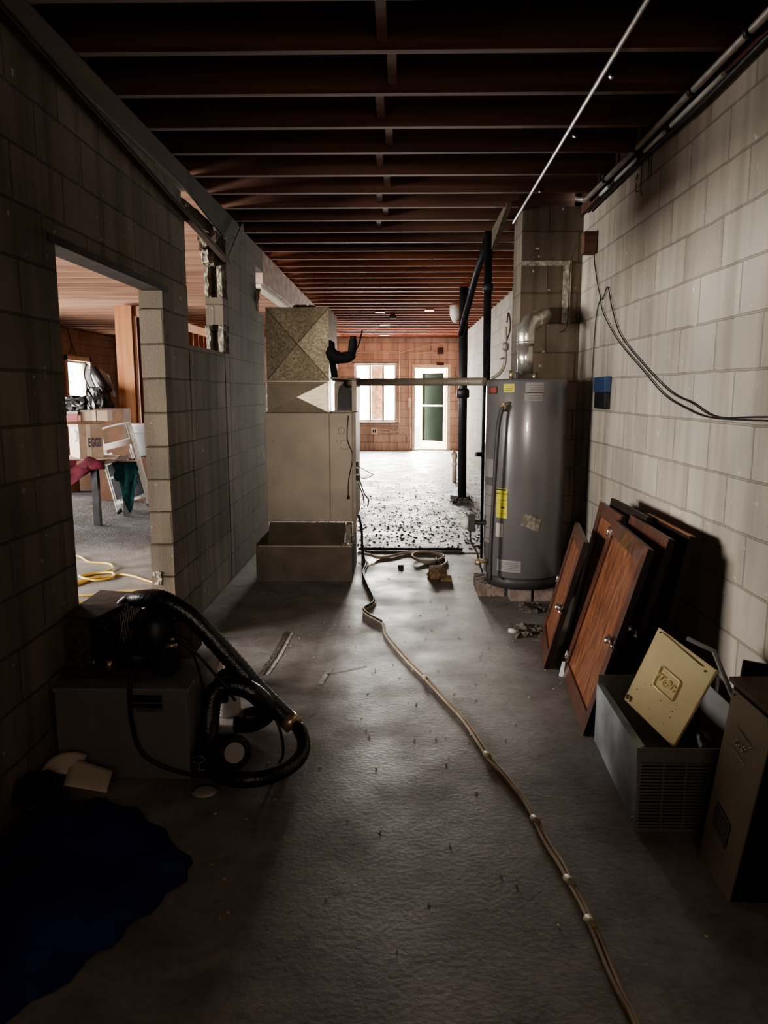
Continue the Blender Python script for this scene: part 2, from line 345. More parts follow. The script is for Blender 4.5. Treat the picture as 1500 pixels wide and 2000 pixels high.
# left block wall with doorway, high opening and broken end
w = MB()
w.box(XB,XL,YB,2.99,0,2.73)
w.box(XB,XL,2.99,4.31,2.08,2.73)
random.seed(3)
for k in range(14):     # courses of the pier, each set a few mm in or out like laid block
    z0 = .025+(k-1)*.1945+.0945*0; z1 = z0+.1945
    z0 = max(0,z0); z1 = min(z1,2.73)
    if z1 <= z0: continue
    j = random.uniform(-.007,.007)
    y0 = 4.31+j
    w.box(XB-random.uniform(0,.006),XL,y0,4.83+random.uniform(-.012,.006),z0,z1-.004)
w.box(XB+.01,XL-.006,4.33,4.8,0,2.72)
w.box(XB,XL,4.82,5.82,0,1.80)
w.box(XB,XL,5.96,7.18,0,2.655)
w.box(XB,XL,7.18,7.56,0,2.25)
w.box(XB,XL,7.18,7.30,2.25,2.36)
# cored ends of the broken courses on the far side of the opening
for (z0,z1,hollow) in ((0,1.80,0),(1.80,2.01,1),(2.01,2.21,0),(2.21,2.44,1)):
    if not hollow: w.box(XB,XL,5.80,5.97,z0,z1)
    else:
        w.rough(XB,XB+.042,5.80,5.97,z0,z1,.006,.03,int(z0*10)); w.rough(XL-.042,XL,5.80,5.97,z0,z1,.006,.03,int(z0*20)); w.box(XB+.03,XL-.03,5.93,5.98,z0,z1)
w.rough(XB,XL-.05,5.77,5.97,2.44,2.56,.012,.04,4)
w.rough(XB,XB+.05,5.66,5.97,2.54,2.66,.014,.04,5); w.rough(XL-.06,XL-.01,5.70,5.97,2.55,2.66,.014,.04,6)
w.rough(XB+.0,XL-.05,4.95,5.80,2.655,2.735,.010,.04,7)
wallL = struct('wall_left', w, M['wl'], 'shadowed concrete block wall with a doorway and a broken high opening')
b = MB()
for (a0,a1,zz0,zz1,sd) in ((5.795,5.83,1.80,2.0,1),(5.795,5.83,2.22,2.43,2)):
    b.rough(XB,XB+.03,a0-.012,a1,zz0,zz1,.006,.02,sd); b.rough(XL-.032,XL+.002,a0-.012,a1,zz0,zz1,.006,.02,sd+4)
b.rough(XL-.03,XL+.003,7.15,7.20,2.26,2.42,.01,.02,9); b.rough(XL-.05,XL+.002,7.22,7.30,2.36,2.46,.02,.03,11)
b.rough(XB+.0,XB+.05,5.74,5.79,2.46,2.60,.012,.03,12)
b.rough(XB+.0,XB+.05,4.30,4.33,.36,.44,.008,.02,14)
build('broken_edge', b, M['broken'], wallL)
struct('trim_1', MB().box(XB+.02,XL+.006,2.93,4.42,2.066,2.080).box(XL-.004,XL+.004,2.93,4.42,2.08,2.10), M['steel'], 'dark steel lintel angle over the doorway', 'trim')
# right walls
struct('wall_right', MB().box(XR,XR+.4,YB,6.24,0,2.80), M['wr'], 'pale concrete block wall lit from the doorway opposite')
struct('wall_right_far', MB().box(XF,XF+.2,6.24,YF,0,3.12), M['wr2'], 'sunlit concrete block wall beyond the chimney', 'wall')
# far wall with window and door openings
WX0,WX1,WZ0,WZ1 = -1.12,-.05,.74,2.22
DX0,DX1,DZ1 = .36,1.34,2.2
f = MB(); y0,y1 = YF,YF+.2
f.box(XS,WX0,y0,y1,0,3.12).box(WX0,WX1,y0,y1,0,WZ0).box(WX0,WX1,y0,y1,WZ1,3.12).box(WX1,DX0,y0,y1,0,3.12).box(DX0,DX1,y0,y1,DZ1,3.12).box(DX1,XF,y0,y1,0,3.12)
struct('wall_far', f, M['wf'], 'warm sunlit concrete block end wall with window and door')
# side room wall with windows
s = MB(); x0,x1 = XS-.2,XS
ops = [(-1.0,1.4,.9,2.25),(2.6,5.6,.9,2.25),(9.2,11.4,.9,2.25),(16.5,17.7,1.15,2.2)]
yy = YB
for (a,b_,c,d) in ops:
    s.box(x0,x1,yy,a,0,3.12).box(x0,x1,a,b_,0,c).box(x0,x1,a,b_,d,3.12); yy = b_
s.box(x0,x1,yy,YF+.2,0,3.12)
struct('wall_side_room', s, M['ws'], 'brown block wall of the side room with a bright window', 'wall')
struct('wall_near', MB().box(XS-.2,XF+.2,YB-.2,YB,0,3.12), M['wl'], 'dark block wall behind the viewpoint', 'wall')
struct('ceiling', MB().box(XS-.2,XF+.2,YB-.2,YF+.2,3.11,3.2), M['sub'], 'dark board subfloor above the joists')
# window units
def window(name, n, plane, a0, a1, z0, z1, pos, mull, m=M['frame']):
    """plane 'y' (in a wall facing -y) or 'x' """
    mb = MB(); t = .045
    def bx(p0,p1,q0,q1,d=.04):
        if plane == 'y': mb.box(p0,p1,pos,pos+d,q0,q1)
        else: mb.box(pos-d,pos,p0,p1,q0,q1)
    bx(a0,a0+t,z0,z1); bx(a1-t,a1,z0,z1); bx(a0+t,a1-t,z0,z0+t); bx(a0+t,a1-t,z1-t,z1)
    for q in mull: bx(q-t/2,q+t/2,z0+t,z1-t)
    o = struct(name, mb, m, n, 'window')
    g = MB()
    if plane == 'y': g.add([(a0+t,pos+.02,z0+t),(a1-t,pos+.02,z0+t),(a1-t,pos+.02,z1-t),(a0+t,pos+.02,z1-t)],[(0,1,2,3)])
    else: g.add([(pos-.02,a0+t,z0+t),(pos-.02,a0+t,z1-t),(pos-.02,a1-t,z1-t),(pos-.02,a1-t,z0+t)],[(0,3,2,1)])
    build('pane', g, M['glass'], o, fix=False); return o
window('window_1','three-light window in the far wall, blown out by daylight','y',WX0,WX1,WZ0,WZ1,YF+.08,(-.73,-.39))
for i,(a,b_,c,d) in enumerate(ops): 
    window('window_%d' % (i+2), ['near window of the side room','wide window of the side room','middle window of the side room','small bright window deep in the side room'][i],'x',a,b_,c,d,XS-.08,((a+b_)/2,) if i<3 else ())
build_trim = MB().box(XS,XS+.03,16.4,16.5,1.1,2.3).box(XS,XS+.03,17.7,17.8,1.1,2.3).box(XS,XS+.03,16.4,17.8,2.2,2.3)
struct('trim_2', build_trim, M['doorframe'], 'pale yellow wooden casing round the small side room window', 'trim')
struct('trim_3', MB().box(WX0-.06,WX1+.06,YF-.03,YF,WZ1,WZ1+.05).box(WX0-.05,WX1+.05,YF-.05,YF+.06,WZ0-.04,WZ0), M['frame'], 'dark head and sill of the far window', 'trim')
# far door: frame, outward-swung leaf with green screen
dr = struct('door_1', MB().box(DX0,DX0+.07,YF-.02,YF+.2,0,DZ1).box(DX1-.08,DX1,YF-.02,YF+.2,0,DZ1).box(DX0+.07,DX1-.08,YF-.02,YF+.2,DZ1-.09,DZ1).box(DX0+.07,DX1-.08,YF-.02,YF+.2,0,.03), M['doorframe'], 'open cream framed exit door in the far wall', 'door')
Md = Matrix.Translation((DX1-.085,YF+.2,0)) @ Matrix.Rotation(R(180-38),4,'Z')
L_ = .82
leaf = MB().mbox(Md,0,.07,0,.04,.03,2.08).mbox(Md,L_-.07,L_,0,.04,.03,2.08).mbox(Md,.07,L_-.07,0,.04,.03,.22).mbox(Md,.07,L_-.07,0,.04,1.99,2.08).mbox(Md,.07,L_-.07,0,.04,1.13,1.17)
build('door_leaf', leaf, M['doorframe'], dr)
build('screen', MB().mbox(Md,.07,L_-.07,.015,.022,.22,1.99), M['screen'], dr)
build('push_bar', MB().tube([Md @ Vector((.05,.09,1.15)), Md @ Vector((.78,.09,1.15))], .014), M['white'], dr)
build('door_closer', MB().box(.98,1.16,YF-.07,YF-.02,DZ1-.02,DZ1+.05), M['rust'], dr)
# stone faced pier standing outside the window
sp_ = MB(); random.seed(11)
def poly_stone(cx, cz, w_, h_, y, seed):
    n = 7; pts = []
    for k in range(n):
        a = 2*math.pi*k/n+.3*noise.noise(Vector((seed,k,0)))
        pts.append((cx+w_*math.copysign(min(1,abs(math.cos(a))*1.25),math.cos(a))*.5, y, cz+h_*math.copysign(min(1,abs(math.sin(a))*1.25),math.sin(a))*.5))
    sp_.plate(pts, (0,-.05,0))
poly_stone(-.57,2.02,.26,.3,20.15,1); poly_stone(-.64,1.72,.12,.26,20.15,2); poly_stone(-.50,1.68,.14,.30,20.15,3); poly_stone(-.57,1.42,.27,.22,20.15,4)
poly_stone(-.66,1.10,.11,.36,20.15,5); poly_stone(-.51,1.2,.18,.2,20.15,6); poly_stone(-.52,.98,.17,.2,20.15,7); poly_stone(-.58,.72,.2,.25,20.15,8); poly_stone(-.58,.4,.26,.3,20.15,9)
pr = tag(build('stone_pier', MB().box(-.715,-.425,20.15,20.45,-.1,2.6), M['frame']), 'brown rubble-stone faced pier outside, seen through the middle window light', 'pier')
build('stone_facing', sp_, M['stone'], pr)
struct('trim_4', MB().box(-14,9,YF+.2,34,-.12,-.02).box(-16,XS-.2,-3,YF+.2,-.12,-.02), M['grass'], 'bright ground outside the windows', 'ground')

# ------------------------------------------------------------------ ceiling joists
jy = [2.865+.4322*k for k in range(39)]
jm = None
def joist_mesh(x0, x1, m, nm):
    me = bpy.data.meshes.new(nm); mb = MB().box(x0,x1,-.019,.019,0,.24); me.from_pydata(mb.v,[],mb.f); me.materials.append(m); me.update(); return me
mA = joist_mesh(-1.43, XR-.012, M['joist'], 'joist_near'); mA2 = joist_mesh(-1.43, XF-.005, M['joist'], 'joist_mid'); mB = joist_mesh(-1.43, XF-.005, M['joist3'], 'joist_far'); mC = joist_mesh(XS+.01, XB+.05, M['joist2'], 'joist_side')
near = thing
for k, y in enumerate(jy):
    if y > YF-.05: break
    chz = 5.75 < y < 6.3
    me = mA if y < 6.2 else (mA2 if y < 8 else mB)
    if chz: me = joist_mesh(-1.43, .90, M['joist'], 'joist_trimmed')
    o = bpy.data.objects.new('ceiling_joist', me); C.objects.link(o); o.location = (0,y,ZJ+random.uniform(-.004,.004)); o.rotation_euler = (0,0,random.uniform(-.002,.002))
    tag(o, 'dark red-brown timber joist spanning the main room ceiling', 'joist', 'ceiling joists of the main room')
for k, y in enumerate([YB+.3+.4322*i for i in range(48)]):
    if y > YF-.05: break
    if y < 3.2: continue
    o = bpy.data.objects.new('ceiling_joist', mC); C.objects.link(o); o.location = (0,y+.06,ZJ+random.uniform(-.004,.004))
    tag(o, 'pale timber joist of the side room ceiling, seen through the wall openings', 'joist', 'ceiling joists of the side room')
bl = joist_mesh(-.022,.022,M['joist'],'blocking'); 
bl2 = bpy.data.meshes.new('blocking'); q = MB().box(-.02,.02,.025,.407,.03,.235); bl2.from_pydata(q.v,[],q.f); bl2.materials.append(M['joist']); bl2.update()
for k in range(-1,9):
    o = bpy.data.objects.new('joist_blocking', bl2); C.objects.link(o); o.location = (-.04+(.02 if k%2 else -.03)-.012*k, jy[0]+.4322*k, ZJ)
    tag(o, 'short timber blocking piece nailed between two joists at mid-span', 'blocking', 'blocking pieces between the joists')
tag(build('light_stop_board', MB().box(XR+.015,XR+.06,YB,6.24,2.80,3.109), M['sub']), 'added dark board keeping outside light from leaking in above the right wall', 'board')  # added to block outside light leaking in over the wall
tag(build('light_stop_board', MB().box(-1.47,-1.435,YB,7.55,2.869,3.109), M['sub']), 'added dark board keeping side room light out of the joist bays above the left block wall', 'board')  # added to shut side room light out of the bays
# header at the chimney, wedge
tag(build('trimmer_board', MB().hexa([(.80,5.85,2.862),(.84,5.85,2.862),(.83,6.62,2.70),(.79,6.62,2.70),(.80,5.85,2.90),(.84,5.85,2.90),(.83,6.62,2.866),(.79,6.62,2.866)]), M['beam']), 'pale weathered timber scrap wedged under the joists beside the chimney', 'board')

# beams along the left wall line
tag(build('timber_plate', MB().box(XB,XL+.02,YB,4.86,2.735,2.868), M['beam'], bevel=.004), 'long brown timber plate on top of the near left block wall', 'beam')
tag(build('steel_plate', MB().plate([(XL+.016,4.87,2.868),(XL+.016,6.42,2.868),(XL+.016,6.1,2.70),(XL+.016,5.86,2.655),(XL+.016,5.0,2.735),(XL+.016,4.87,2.74)], (-.012,0,0)), M['steel']), 'dark steel plate lying against the beam above the broken opening', 'plate')
a = MB()
p0,p1,p2 = Vector((-1.28,2.2,2.772)), Vector((-1.275,5.80,2.478)), Vector((-1.282,6.40,2.855))
a.hexa([p0+Vector((0,0,-.012)),p0+Vector((.0,0,.0)),p0+Vector((-.045,0,0)),p0+Vector((-.045,0,-.012)),p1+Vector((0,0,-.012)),p1,p1+Vector((-.045,0,0)),p1+Vector((-.045,0,-.012))])
a.hexa([p0+Vector((0,0,-.02)),p0+Vector((0,0,.008)),p0+Vector((-.006,0,.008)),p0+Vector((-.006,0,-.02)),p1+Vector((0,0,-.02)),p1+Vector((0,0,.008)),p1+Vector((-.006,0,.008)),p1+Vector((-.006,0,-.02))])
hb = tag(build('steel_angle', a, M['rust']), 'long sagging steel angle hanging down across the broken opening', 'bar')
a = MB(); d_ = Vector((0,.035,-.02))
a.hexa([p1-d_,p1+d_,p2+d_,p2-d_,p1-d_-Vector((.006,0,0)),p1+d_-Vector((.006,0,0)),p2+d_-Vector((.006,0,0)),p2-d_-Vector((.006,0,0))])
build('bent_end', a, M['rust'], hb)
tag(build('concrete_lintel', MB().box(XB,XL+.004,5.87,7.56,2.66,2.866), M['wl'], bevel=.004), 'block course resting over the far end of the broken opening', 'lintel')
pb = tag(build('painted_beam', MB().hexa([(XB,7.57,2.56),(XL,7.57,2.56),(XL,14.2,2.60),(XB,14.2,2.60),(XB,7.57,2.868),(XL,7.57,2.868),(XL,14.2,2.868),(XB,14.2,2.868)]), M['pinkbeam'], bevel=.004), 'pinkish stained timber beam carrying on above the ductwork', 'beam')
build('white_strip', MB().box(XB+.01,XL-.03,7.62,14.1,2.53,2.56), M['whitewood'], pb)
tag(build('beam_post', MB().box(XB+.03,XL-.03,14.0,14.14,0,2.598), M['pinkbeam']), 'timber post under the far end of the painted beam', 'post')

# ------------------------------------------------------------------ chimney
ch = tag(build('block_chimney', MB().box(.925,XR-.003,5.84,6.235,0,2.866), M['ch']), 'dark stained concrete block chimney standing against the right wall', 'chimney')
build('mortar_band', MB().rough(.918,1.30,5.832,5.84,2.44,2.475,.003,.03,2).rough(1.24,1.30,5.833,5.84,2.02,2.44,.003,.03,5), M['broken'], ch)
tag(build('wood_ledger', MB().box(XR-.03,XR-.001,YB,5.82,2.802,2.866), M['sub']), 'dark timber ledger along the top of the right wall', 'ledger')
nb = tag(build('nailed_wood_block', MB().box(1.285,1.375,5.40,5.50,2.455,2.60), M['joist'], bevel=.003), 'reddish wood block nailed in the corner by the chimney', 'block')
build('wire', MB().tube(spline([(1.30,5.70,2.57),(1.285,5.8,2.45),(1.285,5.82,2.2),(1.28,5.82,2.0),(1.23,5.82,1.95)],5),.004,6), M['rust'], nb)

# ------------------------------------------------------------------ conduits and pipes
cd = tag(build('ceiling_conduit', MB().tube([(.83,YB+.02,2.845),(.86,2.8,2.845),(.92,6.28,2.845)], .0095, 12), M['galv']), 'thin galvanized conduit strapped under the joists, running towards the chimney', 'conduit')
for y in (1.2,3.45,4.2,5.3): build('coupling', MB().tube([(.835+.024*(y-.2),y-.02,2.845),(.835+.024*(y-.2),y+.02,2.845)], .0155, 12), M['iron'], cd)
c2 = tag(build('wall_conduit', MB().tube(spline([(1.31,YB+.02,2.832),(1.31,1,2.832),(1.31,4,2.83),(1.31,5.4,2.83),(1.30,5.52,2.835),(1.25,5.56,2.852)],8), .0165, 12), M['galv']), 'thicker grey conduit running along the top of the right wall', 'conduit')
for y in (2.35,3.05,3.6,4.4,5.0): build('strap', MB().tube([(1.31,y-.015,2.831),(1.31,y+.015,2.831)], .024, 10), M['iron'], c2)
tag(build('wall_cable', MB().tube(spline([(1.352,YB+.02,2.775),(1.35,2,2.77),(1.352,2.9,2.785),(1.348,3.6,2.765),(1.352,4.4,2.78),(1.352,5.6,2.775)],10), .014, 8), M['iron']), 'black cable slung just below the thicker conduit on the right wall', 'cable')
for (ya,yb) in ((3.35,3.95),(4.05,4.35),(4.5,4.9),(5.05,5.25)):
    tag(build('white_pipe_glint', MB().tube([(1.345,ya,2.80),(1.345,yb,2.80)], .013, 8), M['white']), 'white length standing in for a reflection on the pipe behind the right wall conduit', 'pipe', 'white pipe reflections behind the wall conduit')  # broken white lengths imitate reflections along a thin pipe
def pipe(name, label, pts, r, m, cat='pipe', seg=16): return tag(build(name, MB().tube(pts, r, seg), m), label, cat)
vp = pipe('drain_pipe','thick black iron drain pipe standing in rubble, from floor to joists',[(.89,10.25,0),(.86,10.15,2.868)],.058,M['iron'])
build('coupling', MB().lathe((.877,10.2,1.42),[(.06,0),(.085,.01),(.085,.10),(.075,.12),(.06,.13)],16), M['iron'], vp)
p2 = pipe('gas_pipe','slimmer black pipe standing just left of the water heater',[(.79,6.7,0),(.775,6.72,2.868)],.034,M['iron'])
build('valve', MB().tube([(.79,6.64,.92),(.79,6.64,1.02)],.05,12).tube([(.79,6.70,.95),(.70,6.66,.95)],.02,8), M['iron'], p2)
build('coupling', MB().lathe((.777,6.72,2.36),[(.036,0),(.048,.01),(.048,.07),(.036,.08)],16), M['iron'], p2)
pipe('loose_black_pipe','long black pipe hanging diagonally from the joists by the drain pipe',[(.775,6.78,2.84),(.70,6.95,2.55),(.60,7.35,2.05)],.030,M['iron'])
pipe('floor_pipe','thin black pipe lying across the floor between the furnace and the water heater',[(-.38,6.98,.014),(.62,6.98,.014)],.013,M['iron'])
hp = tag(build('water_pipe', MB().tube([(-.40,6.55,1.585),(.64,5.62,1.578)],.030,16), M['pipe']), 'horizontal grey pipe running from the furnace to the water heater at head height', 'pipe')
build('reducer', MB().tube([(-.45,6.6,1.585),(-.34,6.5,1.585)],.038,16), M['pipe'], hp)
sp2 = tag(build('standpipe', MB().tube([(.95,12.5,0),(.95,12.5,.42)],.035,12).tube(spline([(.95,12.5,.40),(.95,12.5,.47),(.90,12.5,.50)],5),.045,12), M['conduitp']), 'short white standpipe with an elbow rising from the far floor', 'pipe')
build('collar', MB().tube([(.95,12.5,.28),(.95,12.5,.33)],.045,12), M['white'], sp2)
lampo = tag(build('hanging_jar', MB().lathe((.90,12.2,2.60),[(.02,0),(.05,.04),(.085,.12),(.085,.26),(.06,.265)],16), M['white']), 'white lamp holder hanging below the joists by the drain pipe', 'lamp')
tag(build('rubble_heap', MB().rough(.76,1.0,10.1,10.35,-.02,.05,.03,.03,3), M['debris'], loc=(.88,10.2,0)), 'little heap of rubble round the foot of the drain pipe', 'rubble')
# far wall fittings
def far_wire(pts, name, label, m=M['conduitp'], r=.014): return tag(build(name, MB().tube(spline([(p[0],YF-.03,p[1]) for p in pts],6), r, 6), m), label, 'cable')
far_wire([(.02,2.62),(.03,2.5),(.25,2.55),(.95,2.72),(1.1,2.62)],'painted_cable','painted cable arching over the far door to a junction box')
far_wire([(.32,.05),(.30,1.0),(.30,2.35),(.36,2.45),(.9,2.52)],'painted_cable','painted cable rising beside the far door frame')
far_wire([(-1.3,2.5),(-.05,2.52),(.02,2.4),(.02,.62),(-.3,.55),(-.62,.55)],'painted_conduit','painted conduit framing the far window down to the outlet')
far_wire([(-.62,.52),(-.3,.47),(.1,.5),(.25,.35),(.22,.05)],'painted_cable','cable running low from the outlet towards the far door')
ob = tag(build('outlet_box', MB().box(-.70,-.54,YF-.06,YF-.002,.42,.58), M['whitewood'], bevel=.008), 'cream outlet box low on the far wall under the window', 'outlet')
build('outlet_face', MB().box(-.66,-.63,YF-.066,YF-.06,.46,.54).box(-.61,-.58,YF-.066,YF-.06,.46,.54), M['ink'], ob)
build('conduit_drop', MB().tube([(-.62,YF-.03,.42),(-.62,YF-.03,.01)],.012,6), M['conduitp'], ob)
jb = tag(build('junction_box', MB().box(1.0,1.14,YF-.07,YF+.001,2.46,2.62), M['rust'], bevel=.006), 'small rusty junction box above the far door', 'box')
tag(build('wall_switch', MB().box(.26,.33,YF-.05,YF-.002,1.12,1.35), M['white'], bevel=.005), 'white light switch beside the far door frame', 'switch')
# ceiling fixtures
for i,(x,y,w_) in enumerate(((-.32,13.2,.16),(.52,12.9,.15),(-.28,15.6,.2),(-.33,18.4,.22))):
    tag(build('ceiling_tag', MB().box(x-w_/2,x+w_/2,y-.06,y+.06,2.852,2.866), M['white']), ['small white plate under the joists above the ductwork','small white plate under the joists at mid ceiling','white plate under the joists further down the room','white plate under the joists nearest the far wall'][i], 'plate')
tag(build('bulb_socket', MB().lathe((-.10,13.6,2.79),[(.03,0),(.06,.02),(.07,.05),(.04,.078)],12), M['rust']), 'rusty round light socket screwed under the joists', 'lamp')

# ------------------------------------------------------------------ furnace
FY = 6.45
fu = thing('furnace','tall beige upright furnace cabinet by the left wall, topped by sheet metal ductwork','furnace',(-.75,6.8,0))
build('cabinet', MB().box(-1.155,-.368,FY+.012,7.15,.37,1.325), M['cabinet2'], fu)
fp = build('front_panel', MB().box(-1.15,-.60,FY,FY+.012,.375,1.32), M['cabinet'], fu, bevel=.002)
build('side_panel', MB().box(-.592,-.40,FY,FY+.012,.375,1.32), M['cabinet'], fu, bevel=.002)
build('corner_post', MB().box(-.398,-.366,FY-.02,FY+.02,0,1.33), M['cabinet2'], fu, bevel=.002)
for (x,z) in ((-1.09,1.08),(-.85,1.08),(-.53,1.08),(-1.09,.42),(-.53,.42)): build('screw', MB().lathe((x,FY-.002,z),[(.004,-.004),(.004,.004)],8), M['chrome'], fu)
def ring(cx,cz,r_,y,t=.003):
    return MB().tube([(cx+r_*math.cos(a*math.pi/12),y,cz+r_*math.sin(a*math.pi/12)) for a in range(25)],t,6)
build('knockout', ring(-.49,1.17,.028,FY), M['cabinet2'], fu); build('knockout', ring(-.465,1.05,.042,FY), M['cabinet2'], fu)
build('blower_shelf', MB().hexa([(-1.13,6.25,.20),(-.46,6.25,.20),(-.46,6.44,.365),(-1.13,6.44,.365),(-1.13,6.26,.19),(-.46,6.26,.19),(-.46,6.45,.355),(-1.13,6.45,.355)]), M['basebox'], fu)
build('side_bracket', MB().box(-.455,-.40,6.30,6.44,.12,.37), M['broken'], fu, bevel=.01)
for z in (.86,.80,.74): build('switch_box', MB().box(-.366,-.345,6.42,6.50,z,z+.045), M['iron'], fu, bevel=.003)
build('thermostat_wire', MB().tube(spline([(-.43,FY-.01,1.30),(-.44,FY-.012,1.1),(-.395,FY-.012,.95),(-.43,FY-.012,.75),(-.435,FY-.012,.6)],6),.005,6).lathe((-.435,FY-.012,.575),[(.012,0),(.014,.01),(.008,.03)],8), M['bcord'], fu)
build('dangling_wires', MB().tube(spline([(-.355,6.5,.86),(-.25,6.5,.80),(-.22,6.5,.78),(-.30,6.5,.75),(-.35,6.5,.78)],6),.004,6).tube(spline([(-.35,6.5,.78),(-.30,6.5,.62),(-.26,6.5,.56),(-.27,6.5,.50)],6),.006,6).tube(spline([(-.35,6.52,.70),(-.31,6.5,.6),(-.30,6.5,.53)],6),.006,6), M['bcord'], fu)
build('power_cable', MB().tube(spline([(-.35,6.5,.42),(-.325,6.52,.3),(-.32,6.52,.15),(-.31,6.52,.02)],6),.011,8), M['bcord'], fu)
# creased sheet metal boxes
def creased(x0,x1,yf,yb,z0,z1,dz,cx=None):
    cx = cx or (x0+x1)/2; cz = (z0+z1)/2; mb = MB()
    a,b_,c,d = (x0,yf,z0),(x1,yf,z0),(x1,yf,z1),(x0,yf,z1); e = (cx,yf-dz,cz)
    A,B_,C_,D = (x0,yb,z0),(x1,yb,z0),(x1,yb,z1),(x0,yb,z1); E = (x1+dz*.3,(yf+yb)/2,cz)
    mb.add([a,b_,c,d,e,A,B_,C_,D], [(0,1,4),(1,2,4),(2,3,4),(3,0,4),(1,6,7,2),(5,0,3,8),(6,5,8,7),(3,2,7,8),(0,5,6,1)])
    return mb
tr_ = build('transition_duct', creased(-1.14,-.60,FY,7.05,1.328,1.588,.035,-.87), M['sheet'], fu)
build('drive_cleat', MB().box(-1.145,-.595,FY-.006,7.05,1.583,1.60), M['sheet'], fu, bevel=.003)
build('plenum', creased(-1.125,-.592,FY-.006,7.30,1.60,2.208,.028), M['spangle'], fu)
for (xa,za,xb,zb) in ((-1.12,1.605,-.8585,1.904),(-.595,2.20,-.8585,1.904),(-1.12,2.20,-.8585,1.904),(-.595,1.605,-.8585,1.904)):
    build('crease_shade', MB().tube([(xa,FY-.007,za),(xb,FY-.034,zb)],.0035,6), M['bronze'], fu)  # thin dark tubes draw the shade along the plenum folds
for s_ in (-1.138,-.606): build('corner_seam', MB().box(s_,s_+.01,FY-.008,FY,1.33,1.585), M['chrome'], fu)
build('coil_box', MB().box(-.565,-.36,6.75,7.12,1.328,1.60).box(-.40,-.36,6.46,6.75,1.328,1.60).box(-.57,-.36,6.46,6.76,1.328,1.335), M['cabinet'], fu)
build('coil_opening', MB().plate([(-.545,6.744,1.34),(-.42,6.744,1.34),(-.42,6.744,1.50),(-.445,6.744,1.56),(-.49,6.744,1.585),(-.53,6.744,1.55),(-.545,6.744,1.48)],(0,-.006,0)), M['iron'], fu)
build('coil_flap', MB().hexa([(-.58,6.42,1.615),(-.36,6.42,1.60),(-.35,6.7,1.585),(-.58,6.7,1.60),(-.58,6.42,1.628),(-.36,6.42,1.612),(-.35,6.7,1.597),(-.58,6.7,1.612)]), M['cabinet2'], fu)
build('suction_line', MB().tube(spline([(-.59,6.52,1.93),(-.585,6.48,1.86),(-.55,6.46,1.80),(-.47,6.46,1.79),(-.41,6.46,1.81),(-.39,6.46,1.88),(-.385,6.46,1.97)],6),[.02]*2+[.045]*6+[.055]*8+[.048]*10+[.036]*8+[.026]*3,12).tube(spline([(-.57,6.50,1.86),(-.56,6.50,1.72),(-.55,6.52,1.62)],5),[.04]*4+[.03]*7,10), M['insul'], fu)
build('liquid_line', MB().tube(spline([(-.40,6.47,1.80),(-.34,6.48,1.90),(-.31,6.5,2.02)],6),.007,6), M['bcord'], fu)
build('top_flange', MB().rough(-.90,-.72,6.55,6.7,2.205,2.235,.018,.03,3), M['insul'], fu)
# open base box
bb = build('return_base', MB().box(-1.135,-.365,5.79,5.80,0,.278).box(-1.135,-1.125,5.80,6.44,0,.30).box(-.375,-.365,5.80,6.43,0,.278).box(-1.125,-.375,5.80,6.44,.004,.012), M['basebox'], fu)
build('base_rim', MB().box(-1.12,-.46,5.802,5.84,.27,.285).rough(-.46,-.37,5.80,5.9,.262,.29,.008,.03,4), M['sheet'], fu)
build('base_inside', MB().box(-1.12,-.40,5.98,6.40,.012,.19), M['dark'], fu)

# ------------------------------------------------------------------ water heater
HX,HY,HR,HB,HT = .92,5.42,.287,.165,1.59
wh = thing('water_heater','tall grey cylindrical gas water heater in front of the chimney','water heater',(HX,HY,0))
build('tank', MB().lathe((HX,HY,0),[(HR-.012,HB+.02),(HR,HB+.03),(HR,HT-.02),(HR-.008,HT-.003),(HR-.02,HT),(.02,HT+.006)],64), M['heater'], wh)
build('base_skirt', MB().lathe((HX,HY,0),[(HR-.03,.102),(HR-.03,HB+.03)],48), M['heater2'], wh)
def onTank(a0, a1, z0, z1, off=.0015, n=8):
    mb = MB(); return mb.grid(n, 1, lambda u,v: (HX+(HR+off)*math.sin(R(a0+(a1-a0)*u)), HY-(HR+off)*math.cos(R(a0+(a1-a0)*u)), z0+(z1-z0)*v))
# angle 0 faces the room, negative to the left
build('warning_label', onTank(-11,14,1.50,1.565), M['labelg'], wh); build('warning_label', onTank(-12,13,1.44,1.492), M['labelg'], wh)
build('label_bar', onTank(-10,14,1.494,1.498,.002), M['ink'], wh)
for k in range(3): build('label_bar', onTank(-5,13,1.515+.015*k,1.517+.015*k,.002), M['ink'], wh); build('label_bar', onTank(-6,12,1.452+.012*k,1.454+.012*k,.002), M['ink'], wh)
build('yellow_label', onTank(-42,-26,1.50,1.556), M['yellow'], wh)
for k in range(3): build('label_bar', onTank(-40,-28,1.511+.012*k,1.514+.012*k,.002), M['ink'], wh)
build('red_label', onTank(-74,-53,1.49,1.54), M['ink'], wh); build('red_label_panel', onTank(-72,-55,1.496,1.534,.002), M['red'], wh)
build('energy_label', onTank(-50,-32,.62,.83), M['yellow'], wh)
for (a,b_,c,d) in ((-50,-34,.815,.826),(-49,-33,.745,.748),(-49,-33,.722,.724),(-42,-36,.69,.702),(-49,-33,.65,.652)): build('label_bar', onTank(a,b_,c,d,.002), M['ink'], wh)
Mt = frame((HX-(HR+.003)*math.sin(R(42)), HY-(HR+.003)*math.cos(R(42)), .792), (math.cos(R(-42)),math.sin(R(-42)),0), (0,0,1))
text('label_text','ENERGY GUIDE',.016,Mt,M['ink'],wh,.0002)
build('instruction_label', onTank(-80,-56,.42,.84), M['labelg'], wh)
for k in range(5): build('label_bar', onTank(-78,-58,.45+.08*k,.453+.08*k,.002), M['ink'], wh)
